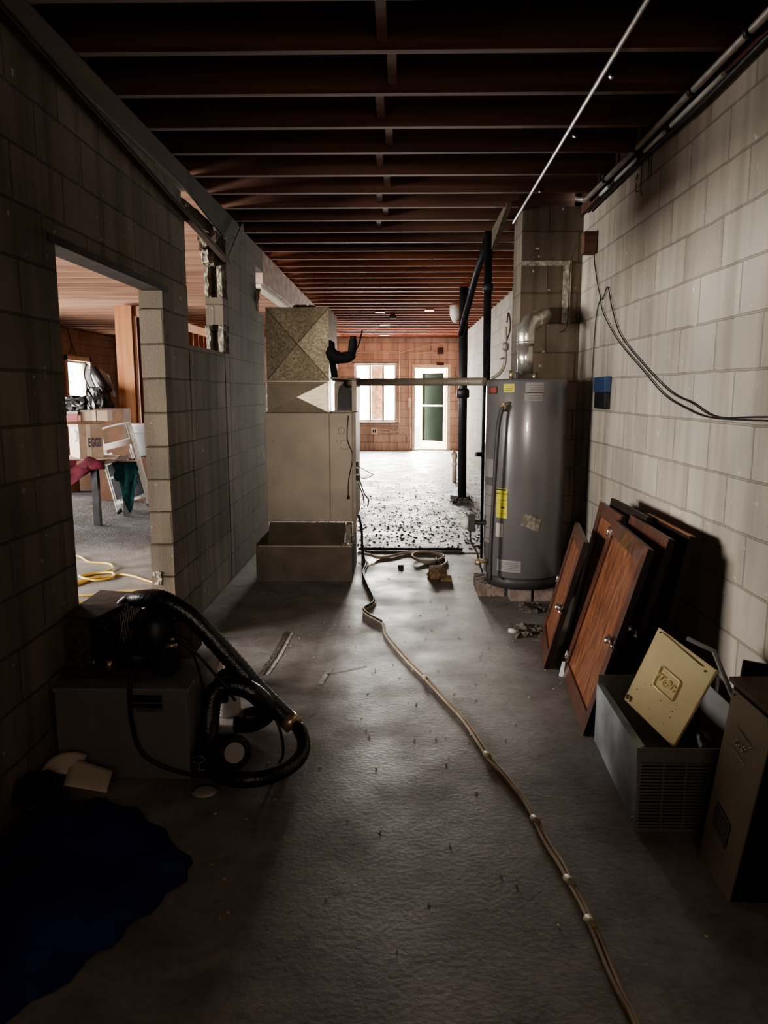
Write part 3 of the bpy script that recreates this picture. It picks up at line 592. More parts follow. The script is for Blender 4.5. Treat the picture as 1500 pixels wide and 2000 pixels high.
build('instruction_label', onTank(-80,-58,.90,1.03), M['labelg'], wh)
build('grey_sticker', onTank(-50,-38,.48,.58), M['paper'], wh)
build('rating_label', onTank(-46,-10,.235,.32), M['labelg'], wh)
for k in range(5): build('label_bar', onTank(-42,-13,.25+.013*k,.252+.013*k,.002), M['ink'], wh)
build('torn_sticker', MB().grid(8,4,lambda u,v:(HX+(HR+.004)*math.sin(R(-12+24*u+5*v)), HY-(HR+.004)*math.cos(R(-12+24*u+5*v)), .575+.085*v-.035*u+.006*math.sin(6*u))), mat('torn_paper',(.22,.19,.155),.8,var=.4,scale=40), wh)
build('overflow_pipe', MB().tube(spline([(HX-.185,HY-.23,1.38),(HX-.20,HY-.27,1.40),(HX-.215,HY-.27,1.36),(HX-.235,HY-.27,1.2),(HX-.26,HY-.26,.5),(HX-.262,HY-.26,.18)],5),.014,10), M['heater2'], wh)
build('relief_valve', MB().lathe((HX-.20,HY-.262,1.40),[(.012,-.02),(.022,-.015),(.022,.012),(.012,.02),(.02,.03)],12).tube([(HX-.20,HY-.26,1.40),(HX-.16,HY-.25,1.43)],.009,8), M['brass'], wh)
gc = build('gas_control', MB().box(HX-.41,HX-.36,HY-.12,HY-.02,.50,.63).tube([(HX-.36,HY-.07,.56),(HX-.27,HY-.07,.56)],.018,10), M['heater2'], wh, bevel=.006)
build('control_cover', MB().lathe((0,0,0),[(.055,0),(.055,.02),(.035,.05),(.015,.055)],20,M=Matrix.Translation((HX-.41,HY-.07,.565)) @ Matrix.Rotation(R(-90),4,'Y')), M['white'], gc)
build('gas_tube', MB().tube(spline([(HX-.39,HY-.07,.50),(HX-.385,HY-.08,.42),(HX-.34,HY-.1,.34),(HX-.33,HY-.12,.28),(HX-.30,HY-.12,.2)],6),.007,8), M['rust'], wh)
build('drain_valve', MB().tube([(HX-.27,HY-.14,.29),(HX-.34,HY-.17,.29)],.014,10).lathe((HX-.34,HY-.17,.27),[(.02,0),(.022,.02),(.016,.04)],12), M['brass'], wh)
build('draft_hood', MB().lathe((HX-.01,HY,0),[(.10,HT),(.10,HT+.006)],24).tube([(HX-.08,HY-.03,HT),(HX-.08,HY-.03,HT+.05)],.006,6).tube([(HX+.06,HY-.03,HT),(HX+.06,HY-.03,HT+.05)],.006,6), M['heater2'], wh)
build('nipple', MB().tube([(HX+.02,HY-.17,HT),(HX+.02,HY-.17,HT+.035)],.012,8), M['brass'], wh)
build('nipple', MB().tube([(HX-.13,HY-.12,HT),(HX-.13,HY-.12,HT+.06)],.013,8), M['brass'], wh)
# flue pipe (its own run into the chimney)
fv = thing('flue_pipe','shiny aluminium flue pipe bending from the water heater into the chimney','flue pipe',(HX-.015,HY,HT))
FX = HX-.015
build('riser', MB().tube([(FX,HY,HT+.04),(FX,HY,HT+.262)],.056,28), M['flue'], fv)
build('elbow', MB().tube(spline([(FX,HY,HT+.25),(FX,HY,HT+.33),(FX+.03,HY+.05,HT+.395),(FX+.08,HY+.13,HT+.42)],4),[.059,.060,.062,.060,.063,.060,.063,.060,.062,.060,.062,.060,.058],28), M['flue'], fv)
build('elbow', MB().tube(spline([(FX+.07,HY+.11,HT+.41),(FX+.12,HY+.20,HT+.44),(FX+.17,HY+.31,HT+.475),(FX+.195,HY+.405,HT+.478)],4),[.058,.060,.062,.060,.063,.060,.063,.060,.062,.060,.064,.060,.064],28), M['flue'], fv)
build('collar', MB().tube([(FX,HY,HT+.245),(FX,HY,HT+.265)],.0625,28), M['flue'], fv)
# small copper and pipe bits left of the flue
gp = tag(build('fitting_stack', MB().tube(spline([(.69,5.60,1.60),(.74,5.58,1.63),(.78,5.58,1.70),(.785,5.58,1.80)],6),.012,10).tube([(.785,5.58,1.78),(.785,5.58,1.97)],.009,8), M['pipe']), 'small pipe fitting rising behind the left side of the flue', 'pipe')
build('valve', MB().lathe((.785,5.58,1.80),[(.012,0),(.024,.01),(.024,.05),(.012,.06)],12).tube([(.785,5.58,1.75),(.745,5.55,1.74)],.006,6), M['galv'], gp)
build('loop', MB().tube(spline([(.79,5.58,1.87),(.81,5.58,1.93),(.815,5.58,2.0),(.80,5.58,2.07),(.79,5.58,2.0)],6),.006,6), M['rust'], gp)
# blocks that carry the heater + loose block
for i,(x0,x1,ya,yb) in enumerate(((.82,.97,5.24,5.62),(.99,1.13,5.24,5.62))):
    tag(build('concrete_block', MB().box(x0,x1,ya,yb,0,.10), M['brick'], bevel=.004), ['concrete pad block under the left half of the water heater','concrete pad block under the right half of the water heater'][i], 'block')
tag(build('chipped_brick', MB().rough(.60,.79,5.37,5.72,0,.09,.004,.04,5), M['brick']), 'chipped reddish brick lying at the foot of the water heater', 'brick')

# ------------------------------------------------------------------ right wall items
wr = tag(build('wall_wire', MB().tube(spline([(1.37,5.45,2.45),(1.37,5.4,2.34),(1.368,5.20,2.12),(1.368,5.06,2.18),(1.368,4.93,2.03),(1.368,4.70,1.84),(1.368,4.19,1.63),(1.368,3.8,1.50),(1.368,3.52,1.45),(1.368,3.24,1.395),(1.368,2.78,1.41),(1.368,1.6,1.44)],6),.0036,6), M['bcord']), 'thin black telephone wire sagging across the lit block wall', 'wire')
build('strand', MB().tube(spline([(1.368,5.22,2.13),(1.368,5.17,2.05),(1.368,5.02,1.95),(1.368,4.72,1.80),(1.368,4.25,1.62),(1.368,3.9,1.49),(1.368,3.62,1.43),(1.368,3.3,1.39),(1.368,2.8,1.395)],6),.0036,6), M['bcord'], wr)
build('drop', MB().tube(spline([(1.37,5.23,2.13),(1.37,5.33,2.0),(1.37,5.36,1.66),(1.37,5.38,1.3),(1.37,5.41,1.0),(1.37,5.42,.7)],6),.004,6), M['bcord'], wr)
bx_ = thing('blue_box','small blue plastic box on the right wall beside the water heater','box',(1.355,5.05,1.39))
build('cover', MB().box(1.335,1.378,4.90,5.18,1.50,1.60), M['blue'], bx_, bevel=.006)
build('body', MB().box(1.340,1.378,4.91,5.17,1.39,1.50), M['iron'], bx_, bevel=.006)
tag(build('wall_scratch', MB().tube(spline([(1.379,4.50,2.80),(1.379,4.50,2.66),(1.379,4.47,2.60)],4),.003,5).tube([(1.379,4.38,2.80),(1.379,4.38,2.66)],.003,5).tube([(1.379,4.33,2.79),(1.379,4.33,2.67)],.003,5).tube(spline([(1.379,4.62,2.72),(1.379,4.56,2.74),(1.379,4.60,2.66),(1.379,4.52,2.64)],4),.003,5), M['bcord']), 'black scribble marks high on the right wall', 'marks')

# ------------------------------------------------------------------ leaning cabinet doors
def cupboard_door(label, fb, nb, nt_, ft, thick=.028, panel=True, handle=.45, hinge=(), fm='dwood', edge=None, side='near'):
    fb,nb,nt_,ft = map(Vector,(fb,nb,nt_,ft))
    u = (fb-nb).normalized(); h = ((nt_-nb).length+(ft-fb).length)/2; w_ = ((fb-nb).length+(ft-nt_).length)/2
    v = ((nt_-nb)+(ft-fb)).normalized(); v = (v-u*v.dot(u)).normalized()
    Mx = frame(nb, u, v)            # x along the width (away from the camera), y up the door
    if (Mx.to_3x3() @ Vector((0,0,1))).x > 0:
        Mx = Mx @ Matrix.Diagonal((1,1,-1,1))
    # z = outward face; body lies behind it
    r = thing('cupboard_door', label, 'door', ((nb+fb)/2)*1.0, 'old cupboard doors leaning on the right wall')
    st = .075
    build('frame', MB().mbox(Mx,0,st,0,h,-thick,0).mbox(Mx,w_-st,w_,0,h,-thick,0).mbox(Mx,st,w_-st,0,st*1.1,-thick,0).mbox(Mx,st,w_-st,h-st,h,-thick,0), M[fm], r, bevel=.002)
    pn = MB(); nbd = 3; bw = (w_-2*st)/nbd
    for k in range(nbd): pn.mbox(Mx,st+k*bw+.0015,st+(k+1)*bw-.0015,st*1.1,h-st,-thick+.004,-.010)
    build('panel', pn, M['dpanel'], r, bevel=.001)
    build('edge_strip', MB().mbox(Mx,-.003,0,0,h,-thick-.001,.0), M['dside'], r)
    if edge: build('top_edge', MB().mbox(Mx,0,w_,h,h+.003,-thick,0), M[edge], r)
    def P3(x,y,z): return Mx @ Vector((x,y,z))
    if handle is not None:
        k = MB(); zc = h*handle
        k.tube([P3(.035,zc,0),P3(.035,zc,.012),P3(.035,zc,.02),P3(.035,zc,.032),P3(.035,zc,.04)],[.012,.008,.016,.018,.008],14)
        k.tube([P3(.0,zc-.006,.006),P3(-.012,zc-.01,.012),P3(-.014,zc-.02,.0)],[.010,.008,.006],10)
        k.mbox(Mx,.005,.06,zc-.016,zc+.016,0,.004)
        k.tube([P3(.055,zc+.004,.01),P3(.075,zc+.012,.016)],[.008,.006],10)
        build('latch', k, M['chrome'], r)
    for q in hinge:
        kk = MB(); kk.mbox(Mx,w_-.05,w_-.008,h*q-.022,h*q+.022,0,.004); kk.tube([P3(w_-.004,h*q-.025,.004),P3(w_-.004,h*q+.025,.004)],.006,8); kk.tube([P3(w_-.03,h*q-.008,.004),P3(w_-.03,h*q-.008,.01)],.006,8)
        build('hinge', kk, M['chrome'], r)
    return r, Mx, w_, h
cupboard_door('narrow dark cupboard door leaning furthest forward beside the water heater',(.905,4.54,.002),(.804,3.906,.002),(.998,3.91,.717),(1.077,4.498,.717),handle=.47,hinge=(.5,))
dB = cupboard_door('large reddish cupboard door in front, with chrome latch and hinges',(.885,3.84,.002),(.82,3.10,.002),(1.065,3.09,.847),(1.112,3.86,.850),handle=.5,hinge=(.92,.12))
cupboard_door('cupboard door leaning behind the narrow dark one, its top corner showing',(1.005,4.33,.002),(.975,3.80,.002),(1.160,3.80,.87),(1.175,4.34,.87),handle=None)
cupboard_door('dark cupboard door leaning behind the large reddish one',(.955,3.78,.002),(.925,3.14,.002),(1.152,2.97,.868),(1.165,3.59,.868),handle=.52)
cupboard_door('black-edged cupboard door at the back of the stack, tallest top edge',(1.05,4.23,.002),(1.04,3.58,.002),(1.212,3.57,.903),(1.216,4.217,.903),handle=None,fm='dside')
cupboard_door('cupboard door at the back with a bright orange-brown top edge',(1.09,3.70,.002),(1.08,3.16,.002),(1.25,3.0,.882),(1.26,3.68,.882),handle=None,edge='dorange',fm='dside')
tag(build('fallen_hinge_plate', MB().hexa([(.862,3.80,.0),(.885,3.78,.0),(.90,3.81,.002),(.877,3.83,.002),(.875,3.79,.085),(.892,3.78,.085),(.897,3.79,.085),(.88,3.80,.085)]), M['bucket'], bevel=.004), 'small pale blue plastic tag standing between the two front doors', 'tag')

# ------------------------------------------------------------------ grey louvred bin, gold panel, bronze cabinet
gb = thing('grey_metal_housing','open grey sheet metal housing with a louvred front, left of the bronze cabinet','housing',(1.05,2.72,0))
X0,X1,Y0,Y1,ZT = .828,1.29,2.38,3.06,.305
build('side_panel', MB().hexa([(X0,Y0,0),(X0+.004,Y0,0),(X0+.036,Y1,0),(X0+.032,Y1,0),(X0-.012,Y0,ZT),(X0-.008,Y0,ZT),(X0+.036,Y1,.262),(X0+.032,Y1,.262)]), M['grey'], gb)
build('side_lip', MB().hexa([(X0-.008,Y0,ZT-.004),(X0+.02,Y0+.02,ZT-.006),(X0+.058,Y1,.256),(X0+.036,Y1,.258),(X0-.008,Y0,ZT),(X0+.02,Y0+.02,ZT-.002),(X0+.058,Y1,.260),(X0+.036,Y1,.262)]), M['grey'], gb)
build('back_panel', MB().box(X0+.036,X1,Y1-.004,Y1,0,.30), M['grille'], gb)
build('right_panel', MB().box(X1-.004,X1,Y0,Y1,0,ZT), M['grille'], gb)
build('bottom_panel', MB().box(X0+.04,X1,Y0+.02,Y1,.0,.006), M['grille'], gb)
g = MB(); g.box(X0-.012,X1,Y0-.004,Y0,ZT-.05,ZT+.002); g.box(X0,X1,Y0-.004,Y0,.0,.012); g.box(X0-.006,X0+.004,Y0-.005,Y0,0,ZT)
for k in range(1,6): 
    xx = X0+.004+k*.0765; g.box(xx-.003,xx+.003,Y0-.004,Y0,.012,ZT-.05)
for k in range(20):
    z = .016+k*.0120
    g.box(X0+.002,X1,Y0-.003,Y0+.001,z,z+.0062)
build('louvred_front', g, M['grille'], gb)
build('backing', MB().box(X0+.01,X1-.01,Y0+.02,Y0+.024,.0,ZT-.03), M['dark'], gb)
for z in (.27,.03): build('screw', MB().lathe((X0-.006,Y0+.03,z),[(.004,-.003),(.004,.003)],8), M['chrome'], gb)
# gold access panel
g0,g1,g2,g3 = Vector((.998,2.749,.614)),Vector((1.143,2.556,.517)),Vector((.975,2.475,.262)),Vector((.850,2.655,.362))
u = ((g1-g0)+(g2-g3)).normalized(); v_ = ((g0-g3)+(g1-g2)).normalized(); 
cx_ = (g0+g1+g2+g3)/4; Mg = frame(cx_, u, v_)
if (Mg.to_3x3() @ Vector((0,0,1))).y > 0: Mg = Mg @ Matrix.Diagonal((1,1,-1,1))
W2,H2 = .125,.160
gpn = thing('gold_access_panel','square gold enamel access panel tilted inside the grey housing','panel',cx_-Vector((0,0,.17)))
gq = MB()
def qd(x,y,z=0): return Mg @ Vector((x,y,z))
sh = .27*.5      # parallelogram skew seen on the bent sheet
c4 = [g3,g2,g1,g0]; nrm = Mg.to_3x3() @ Vector((0,0,1))
gq.plate(c4, -nrm*.003)
for i in range(4):
    a_,b_ = c4[i],c4[(i+1)%4]; gq.plate([a_,b_,b_-nrm*.022,a_-nrm*.022], ((cx_-(a_+b_)/2).normalized())*.003)
build('face', gq, M['gold'], gpn)
def gp_(s,t,o=.0): return g3+(g2-g3)*s+(g0-g3)*t+nrm*o     # s along bottom edge, t up
ic = lambda s,t,o=0: gp_(.5+s, .52+t, o)
rim = [ic(-.17,-.13,.002),ic(.17,-.13,.002),ic(.19,-.11,.002),ic(.19,.11,.002),ic(.17,.13,.002),ic(-.17,.13,.002),ic(-.19,.11,.002),ic(-.19,-.11,.002),ic(-.17,-.13,.002)]
build('embossed_frame', MB().tube(rim,.0022,8), M['gold'], gpn)
Mtx = frame(ic(0,0,.002), (g2-g3), (g0-g3))
if (Mtx.to_3x3() @ Vector((0,0,1))).dot(nrm) < 0: Mtx = frame(ic(0,0,.002), (g2-g3), (g0-g3))
text('embossed_lettering','IT@IY',.034,Mtx,M['gold'],gpn,.0015)
build('lip_groove', MB().tube([gp_(.1,.975,.002),gp_(.88,.975,.002)],.002,6), M['bronze'], gpn)
for (s_,t_) in ((.06,.96),(.95,.95)): build('screw_hole', MB().tube([gp_(s_,t_,.0005),gp_(s_,t_,.002)],.004,10), M['ink'], gpn)
build('stain', MB().add([],[]).tube([gp_(.02,.08,.0005),gp_(.04,.03,.001)],.004,6).tube([gp_(.08,.09,.0005),gp_(.10,.03,.001)],.003,6), M['bronze'], gpn)
random.seed(5)
stn = MB()
for k in range(12):
    s_,t_ = random.uniform(.1,.8),random.uniform(.05,.4); stn.tube([gp_(s_,t_,.0002),gp_(s_,t_,.0006)],random.uniform(.001,.0028),8)
build('rust_spots', stn, M['bronze'], gpn)
# second bronze panel propped inside housing, black bar
tag(build('loose_frame_bar', MB().tube([(1.12,2.78,.56),(1.20,2.72,.53),(1.26,2.60,.33),(1.28,2.5,.10)],.010,8,smooth=False), M['grille']), 'bent grey metal bar behind the gold panel', 'bar')
tag(build('plastic_bag', MB().grid(10,8,lambda a,b_:(1.05+.2*a,2.42+.18*b_,.22+.06*math.sin(7*a+3*b_)+.05*math.sin(5*b_))), M['plume'], solid=.002), 'crumpled clear-grey plastic bag in the grey housing', 'bag')
# bronze furnace casing
bc = thing('bronze_metal_cabinet','tall narrow bronze metal cabinet leaning on the right wall, near the grey housing','cabinet',(1.15,2.1,0))
A_ = Vector((.985,2.235,.0)); B_ = Vector((.99,2.018,0)); TA = Vector((1.056,2.235,.612)); TB = Vector((1.069,2.0,.602)); dx = Vector((.27,0,0)); dxt = Vector((.29,0,0))
build('casing', MB().hexa([B_+Vector((.004,0,0)),B_+dx,A_+dx,A_+Vector((.004,0,0)),TB+Vector((.004,0,0)),TB+dxt,TA+dxt,TA+Vector((.004,0,0))]), M['dark'], bc)
build('front_cover', MB().hexa([B_,B_+Vector((.004,0,0)),A_+Vector((.004,0,0)),A_,TB-Vector((.002,0,.03)),TB+Vector((.002,0,-.03)),TA+Vector((.002,0,-.03)),TA-Vector((.002,0,.03))]), M['bronze'], bc)
tp = build('top_cover', MB().hexa([TB+Vector((-.012,-.005,-.01)),TB+dxt,TA+dxt,TA+Vector((-.012,.01,-.01)),TB+Vector((-.012,-.005,.004)),TB+dxt+Vector((0,0,.014)),TA+dxt+Vector((0,0,.014)),TA+Vector((-.012,.01,.004))]), mat('brown_top',(.13,.085,.06),.6,.2), bc)
build('knockout_hole', MB().lathe((1.16,2.12,.618),[(.016,0),(.016,.003)],16), M['dark'], bc)
Mc = frame(B_.lerp(TB,.0), (A_-B_), (TB-B_)); 
if (Mc.to_3x3() @ Vector((0,0,1))).x > 0: Mc = Mc @ Matrix.Diagonal((1,1,-1,1))
def cq(s,t,o=.001): return B_+(A_-B_)*s+((TB-B_)*(1-s)+(TA-A_)*s)*t+Vector((-o,0,0))
def strokes(*segs, r=.0012):
    mb = MB()
    for sg in segs: mb.tube([cq(*p) for p in sg], r, 6)
    return mb
build('embossed_frame', strokes([(.33,.77),(.72,.80)],[(.33,.77),(.31,.755)],[(.36,.66),(.72,.685)],[(.72,.685),(.74,.695)]), M['chrome'], bc)
Mtc = frame(cq(.53,.725,.002), (B_-A_), (TB-B_))
text('embossed_lettering','IT@IY',.026,Mtc,M['chrome'],bc,.0008)
build('name_plate', MB().plate([cq(.38,.20),cq(.38,.33),cq(.80,.37),cq(.80,.24)],(-.0015,0,0)), M['heater2'], bc)
build('plate_border', MB().tube([cq(.38,.20,.003),cq(.38,.33,.003),cq(.80,.37,.003),cq(.80,.24,.003),cq(.38,.20,.003)],.0011,6), M['grille'], bc)
for k in range(4): build('plate_line', MB().tube([cq(.44,.225+.024*k,.003),cq(.74,.26+.024*k,.003)],.0008,5), M['grille'], bc)
for (s_,t_) in ((.92,.93),(.08,.93)): build('screw_hole', MB().tube([cq(s_,t_,.0),cq(s_,t_,.002)],.004,8), M['ink'], bc)
tag(build('dark_side_sheet', MB().hexa([(1.04,2.27,0),(1.30,2.33,0),(1.30,2.34,0),(1.04,2.28,0),(1.10,2.27,.66),(1.34,2.33,.60),(1.34,2.34,.60),(1.10,2.28,.66)]), M['dside']), 'thin dark sheet standing between the bronze cabinet and the grey housing', 'sheet')

# ------------------------------------------------------------------ compressor stack on the left
cb_ = thing('dark_metal_chest','low dark grey metal chest against the left wall carrying the compressor unit','chest',(-1.07,2.95,0))
build('body', MB().box(-1.325,-.81,2.69,3.18,0,.36), M['grille'], cb_, bevel=.004)
build('lid', MB().box(-1.328,-.80,2.68,3.19,.36,.378), M['grille'], cb_, bevel=.003)
hd = build('handle', MB().box(-1.02,-.905,2.672,2.689,.305,.315).box(-1.02,-.905,2.676,2.689,.325,.35), M['dark'], cb_, bevel=.002)
build('handle_plate', MB().box(-1.005,-.90,2.683,2.689,.285,.30), M['chrome'], hd)
for z in (.31,.17,.03): build('rivet', MB().lathe((-.822,2.688,z),[(.003,-.003),(.003,.003)],8), M['chrome'], cb_)
cu_ = thing('compressor_unit','black refrigeration compressor unit with finned coil, sitting on the dark chest','compressor',(-1.1,2.95,.378))
build('base_rail', MB().box(-1.325,-.97,2.78,3.15,.379,.397).box(-1.325,-.97,2.775,2.785,.397,.412), M['rust'], cu_)
cf = MB()
for k in range(16): cf.box(-1.325,-1.235,2.84+k*.019,2.843+k*.019,.42,.60)
for k in range(6): cf.tube([(-1.33,2.835,.44+k*.028),(-1.23,2.835,.44+k*.028)],.006,8)
cf.box(-1.33,-1.23,2.83,2.834,.40,.61)
build('condenser_coil', cf, mat('dusty_fins',(.10,.08,.06),.8,.3,var=.5,scale=60), cu_)
build('shroud', MB().hexa([(-1.335,2.83,.612),(-1.20,2.80,.612),(-1.10,3.15,.618),(-1.33,3.2,.618),(-1.335,2.83,.62),(-1.20,2.80,.62),(-1.10,3.15,.626),(-1.33,3.2,.626)]), M['rust'], cu_)
build('fan_housing', MB().box(-1.235,-1.13,2.86,3.16,.40,.60), M['iron'], cu_, bevel=.01)
gr = MB()
for k in range(7): gr.tube([(-1.125,2.86+k*.03,.50),(-1.105,2.88+k*.03,.62)],.0025,5); gr.tube([(-1.105,2.86+k*.03,.50),(-1.125,2.88+k*.03,.62)],.0025,5)
build('fan_guard', gr, M['galv'], cu_)
build('compressor_dome', MB().lathe((-1.02,3.0,.40),[(.085,0),(.098,.02),(.10,.09),(.093,.15),(.07,.19),(.035,.208),(.006,.212)],32), M['iron'], cu_)
build('terminal_box', MB().box(-.925,-.86,2.94,3.12,.40,.56), M['rust'], cu_, bevel=.006)
build('receiver_tank', MB().tube([(-1.12,2.83,.445),(-.99,2.83,.445)],[.04,.04],18), M['iron'], cu_)
build('copper_lines', MB().tube(spline([(-1.23,2.82,.58),(-1.17,2.81,.585),(-1.15,2.81,.55),(-1.15,2.81,.46),(-1.05,2.80,.41),(-.98,2.80,.41)],6),.006,8).tube(spline([(-1.22,2.80,.425),(-1.1,2.79,.42),(-.98,2.79,.42)],5),.005,8).tube(spline([(-1.05,2.88,.52),(-1.02,2.83,.48),(-.96,2.82,.46),(-.93,2.85,.50)],6),.005,8), M['steel'], cu_)
build('filter_drier', MB().tube([(-1.145,2.795,.41),(-1.145,2.795,.45)],.014,10), M['brass'], cu_)
build('fan_motor', MB().tube([(-.96,2.86,.43),(-.90,2.80,.43)],[.05,.045],16), M['iron'], cu_)
build('brass_valve', MB().tube([(-.925,2.86,.50),(-.90,2.84,.525)],.008,8).tube([(-.93,2.85,.49),(-.89,2.86,.49)],.010,8), M['brass'], cu_)
for i,pts in enumerate(([(-.94,2.84,.52),(-.88,2.82,.54),(-.83,2.82,.50),(-.80,2.82,.42),(-.78,2.83,.30)],[(-.93,2.84,.51),(-.85,2.80,.52),(-.78,2.80,.46),(-.70,2.82,.34),(-.66,2.85,.26)],[(-1.02,2.76,.46),(-1.02,2.67,.40),(-1.02,2.665,.25),(-.98,2.66,.12),(-.85,2.66,.05),(-.72,2.66,.03),(-.66,2.68,.01)])):
    build('cord', MB().tube(spline(pts,8),.006 if i<2 else .008,8), M['bcord'], cu_)
# ribbed black flexible duct
ds = spline([(-1.12,2.95,.52),(-1.165,3.0,.585),(-1.13,3.03,.625),(-1.05,3.0,.645),(-.97,2.98,.64),(-.86,2.97,.575),(-.76,2.97,.465),(-.66,2.97,.345),(-.56,2.97,.225),(-.455,2.97,.115)],16)
fd = thing('flexible_duct','thick ribbed black flexible duct arching from the compressor down to the floor','duct',(-.45,2.97,.05))
rr = [.028+.010*min(1,i/65) for i in range(len(ds))]
build('arch', MB().tube(ds,rr,20,rib=.09), M['duct'], fd)
dl = spline([(-.455,2.97,.115),(-.41,2.93,.10),(-.385,2.86,.06),(-.40,2.76,.045),(-.47,2.66,.042),(-.58,2.62,.042),(-.69,2.66,.045),(-.76,2.73,.06),(-.765,2.80,.12),(-.765,2.84,.19),(-.755,2.87,.27),(-.72,2.9,.30),(-.65,2.9,.30),(-.59,2.9,.27),(-.55,2.92,.21),(-.57,2.95,.16),(-.64,2.95,.14)],14)
build('lower_coil', MB().tube(dl,[.026+.012*max(0,min(1,(i-50)/60)) for i in range(len(dl))],18,rib=.08), M['duct'], fd)
build('hose_clamp', MB().tube([(-.475,2.97,.135),(-.44,2.965,.10)],.042,16).box(-.435,-.405,2.94,2.97,.10,.14), M['brass'], fd)
tag(build('insulated_hose', MB().tube(spline([(-.755,2.98,.20),(-.74,3.0,.30),(-.68,3.02,.27),(-.60,3.03,.20),(-.56,3.02,.13),(-.62,3.0,.09),(-.70,3.0,.085)],8),[.034]*49,12), M['insul']), 'lumpy black insulated hose tucked inside the duct coil', 'hose')
tag(build('silver_braided_hose', MB().tube(spline([(-.76,3.08,.22),(-.68,3.09,.225),(-.60,3.08,.20),(-.52,3.06,.15),(-.46,3.03,.09),(-.42,3.0,.03)],18),.017,12,rib=.12), M['galv']), 'silver ribbed metal hose behind the black duct coil', 'hose')
tag(build('black_lead', MB().tube(spline([(-.50,2.88,.17),(-.475,2.86,.10),(-.47,2.85,.03),(-.48,2.82,.008)],8),.006,8), M['bcord']), 'thin black lead dropping inside the duct coil', 'cable')
mo = thing('small_motor','dark round motor with a white disc label lying inside the duct coil','motor',(-.68,2.75,0))
Mm = Matrix.Translation((-.66,2.76,.085)) @ Matrix.Rotation(R(70),4,'X') @ Matrix.Rotation(R(25),4,'Y')
build('housing', MB().lathe((0,0,0),[(.06,-.09),(.07,-.08),(.07,.03),(.055,.045)],24,M=Mm), M['iron'], mo)
build('disc_label', MB().lathe((0,0,0),[(.040,.046),(.040,.048)],24,M=Mm), M['paper'], mo)
tag(build('wire_clips', MB().tube(spline([(-.79,2.68,.10),(-.76,2.66,.115),(-.74,2.66,.10),(-.77,2.66,.085),(-.79,2.67,.09)],5),.0025,5).tube([(-.765,2.66,.08),(-.765,2.66,.04)],.003,5).tube([(-.775,2.66,.06),(-.74,2.66,.06)],.003,5), M['galv']), 'small silver wire clips in front of the dark chest', 'clips')
tag(build('white_disc', MB().lathe((-.73,2.60,.002),[(.045,0),(.05,.004),(.03,.007)],20), M['paper']), 'small white disc on the floor by the dark chest', 'disc')
tag(build('broken_masonry', MB().rough(-1.12,-.93,3.52,3.72,.12,.25,.012,.04,4), M['brick']), 'chunk of broken block behind the black duct, resting on a pale box', 'block')
tag(build('pale_box', MB().box(-1.10,-.92,3.5,3.72,0,.115), M['cardl'], bevel=.004), 'pale box under the broken block behind the chest', 'box')
tag(build('pale_can', MB().lathe((-.80,3.3,0),[(.055,0),(.06,.01),(.06,.19),(.052,.2)],24), M['paper']), 'pale can standing behind the duct coil', 'can')

# tarp and cardboard
outl = [(-1.33,2.40),(-1.30,2.52),(-1.12,2.53),(-.95,2.47),(-.80,2.33),(-.66,2.16),(-.67,2.05),(-.74,1.90),(-.80,1.77),(-.90,1.60),(-1.05,1.45),(-1.33,1.35)]
cen = Vector((-1.08,2.02,0)); tb = MB(); n = len(outl); ringN = 14; vs = []
ol = spline([(*p,0) for p in outl+[outl[0]]],4)[:-1]; nn = len(ol)
for j in range(ringN+1):
    t = j/ringN
    for i,p in enumerate(ol):
        q_ = cen.lerp(p, t*(1+.03*math.sin(i*1.7)) if t > .9 else t)
        hh_ = .10*(1-t**3)+.018*noise.noise(Vector((q_.x*9,q_.y*9,2)))*(1 if t<.98 else .3)+.01*abs(math.sin(i*.8+t*4))*t
        vs.append((max(q_.x,-1.333),q_.y,max(.004,hh_)))
tb.add(vs,[[j*nn+i,j*nn+(i+1)%nn,(j+1)*nn+(i+1)%nn,(j+1)*nn+i] for j in range(ringN) for i in range(nn)],True)
tag(build('blue_tarp', tb, M['tarp'], solid=.003), 'dark blue tarp heaped on the floor in front of the chest', 'tarp')
tag(build('cardboard_flap', MB().grid(6,6,lambda a,b_:(-1.33+.12*a+.02*b_,2.50+.09*b_+.06*a,.10+.04*b_-.02*a+.02*math.sin(3*a))), M['cardl'], solid=.004), 'folded pale cardboard flap behind the tarp, against the wall', 'cardboard')
tag(build('cardboard_flap', MB().grid(6,6,lambda a,b_:(-1.22+.16*a-.02*b_,2.50+.12*b_-.01*a,.08+.05*b_*(1-a*.6)-.02*a)), M['cardl'], solid=.004), 'rounded pale cardboard flap behind the tarp, beside the chest', 'cardboard')
tag(build('dark_bag', MB().rough(-1.33,-1.22,2.36,2.46,.08,.15,.015,.04,5), M['plume']), 'dark crumpled bag at the wall end of the tarp', 'bag')

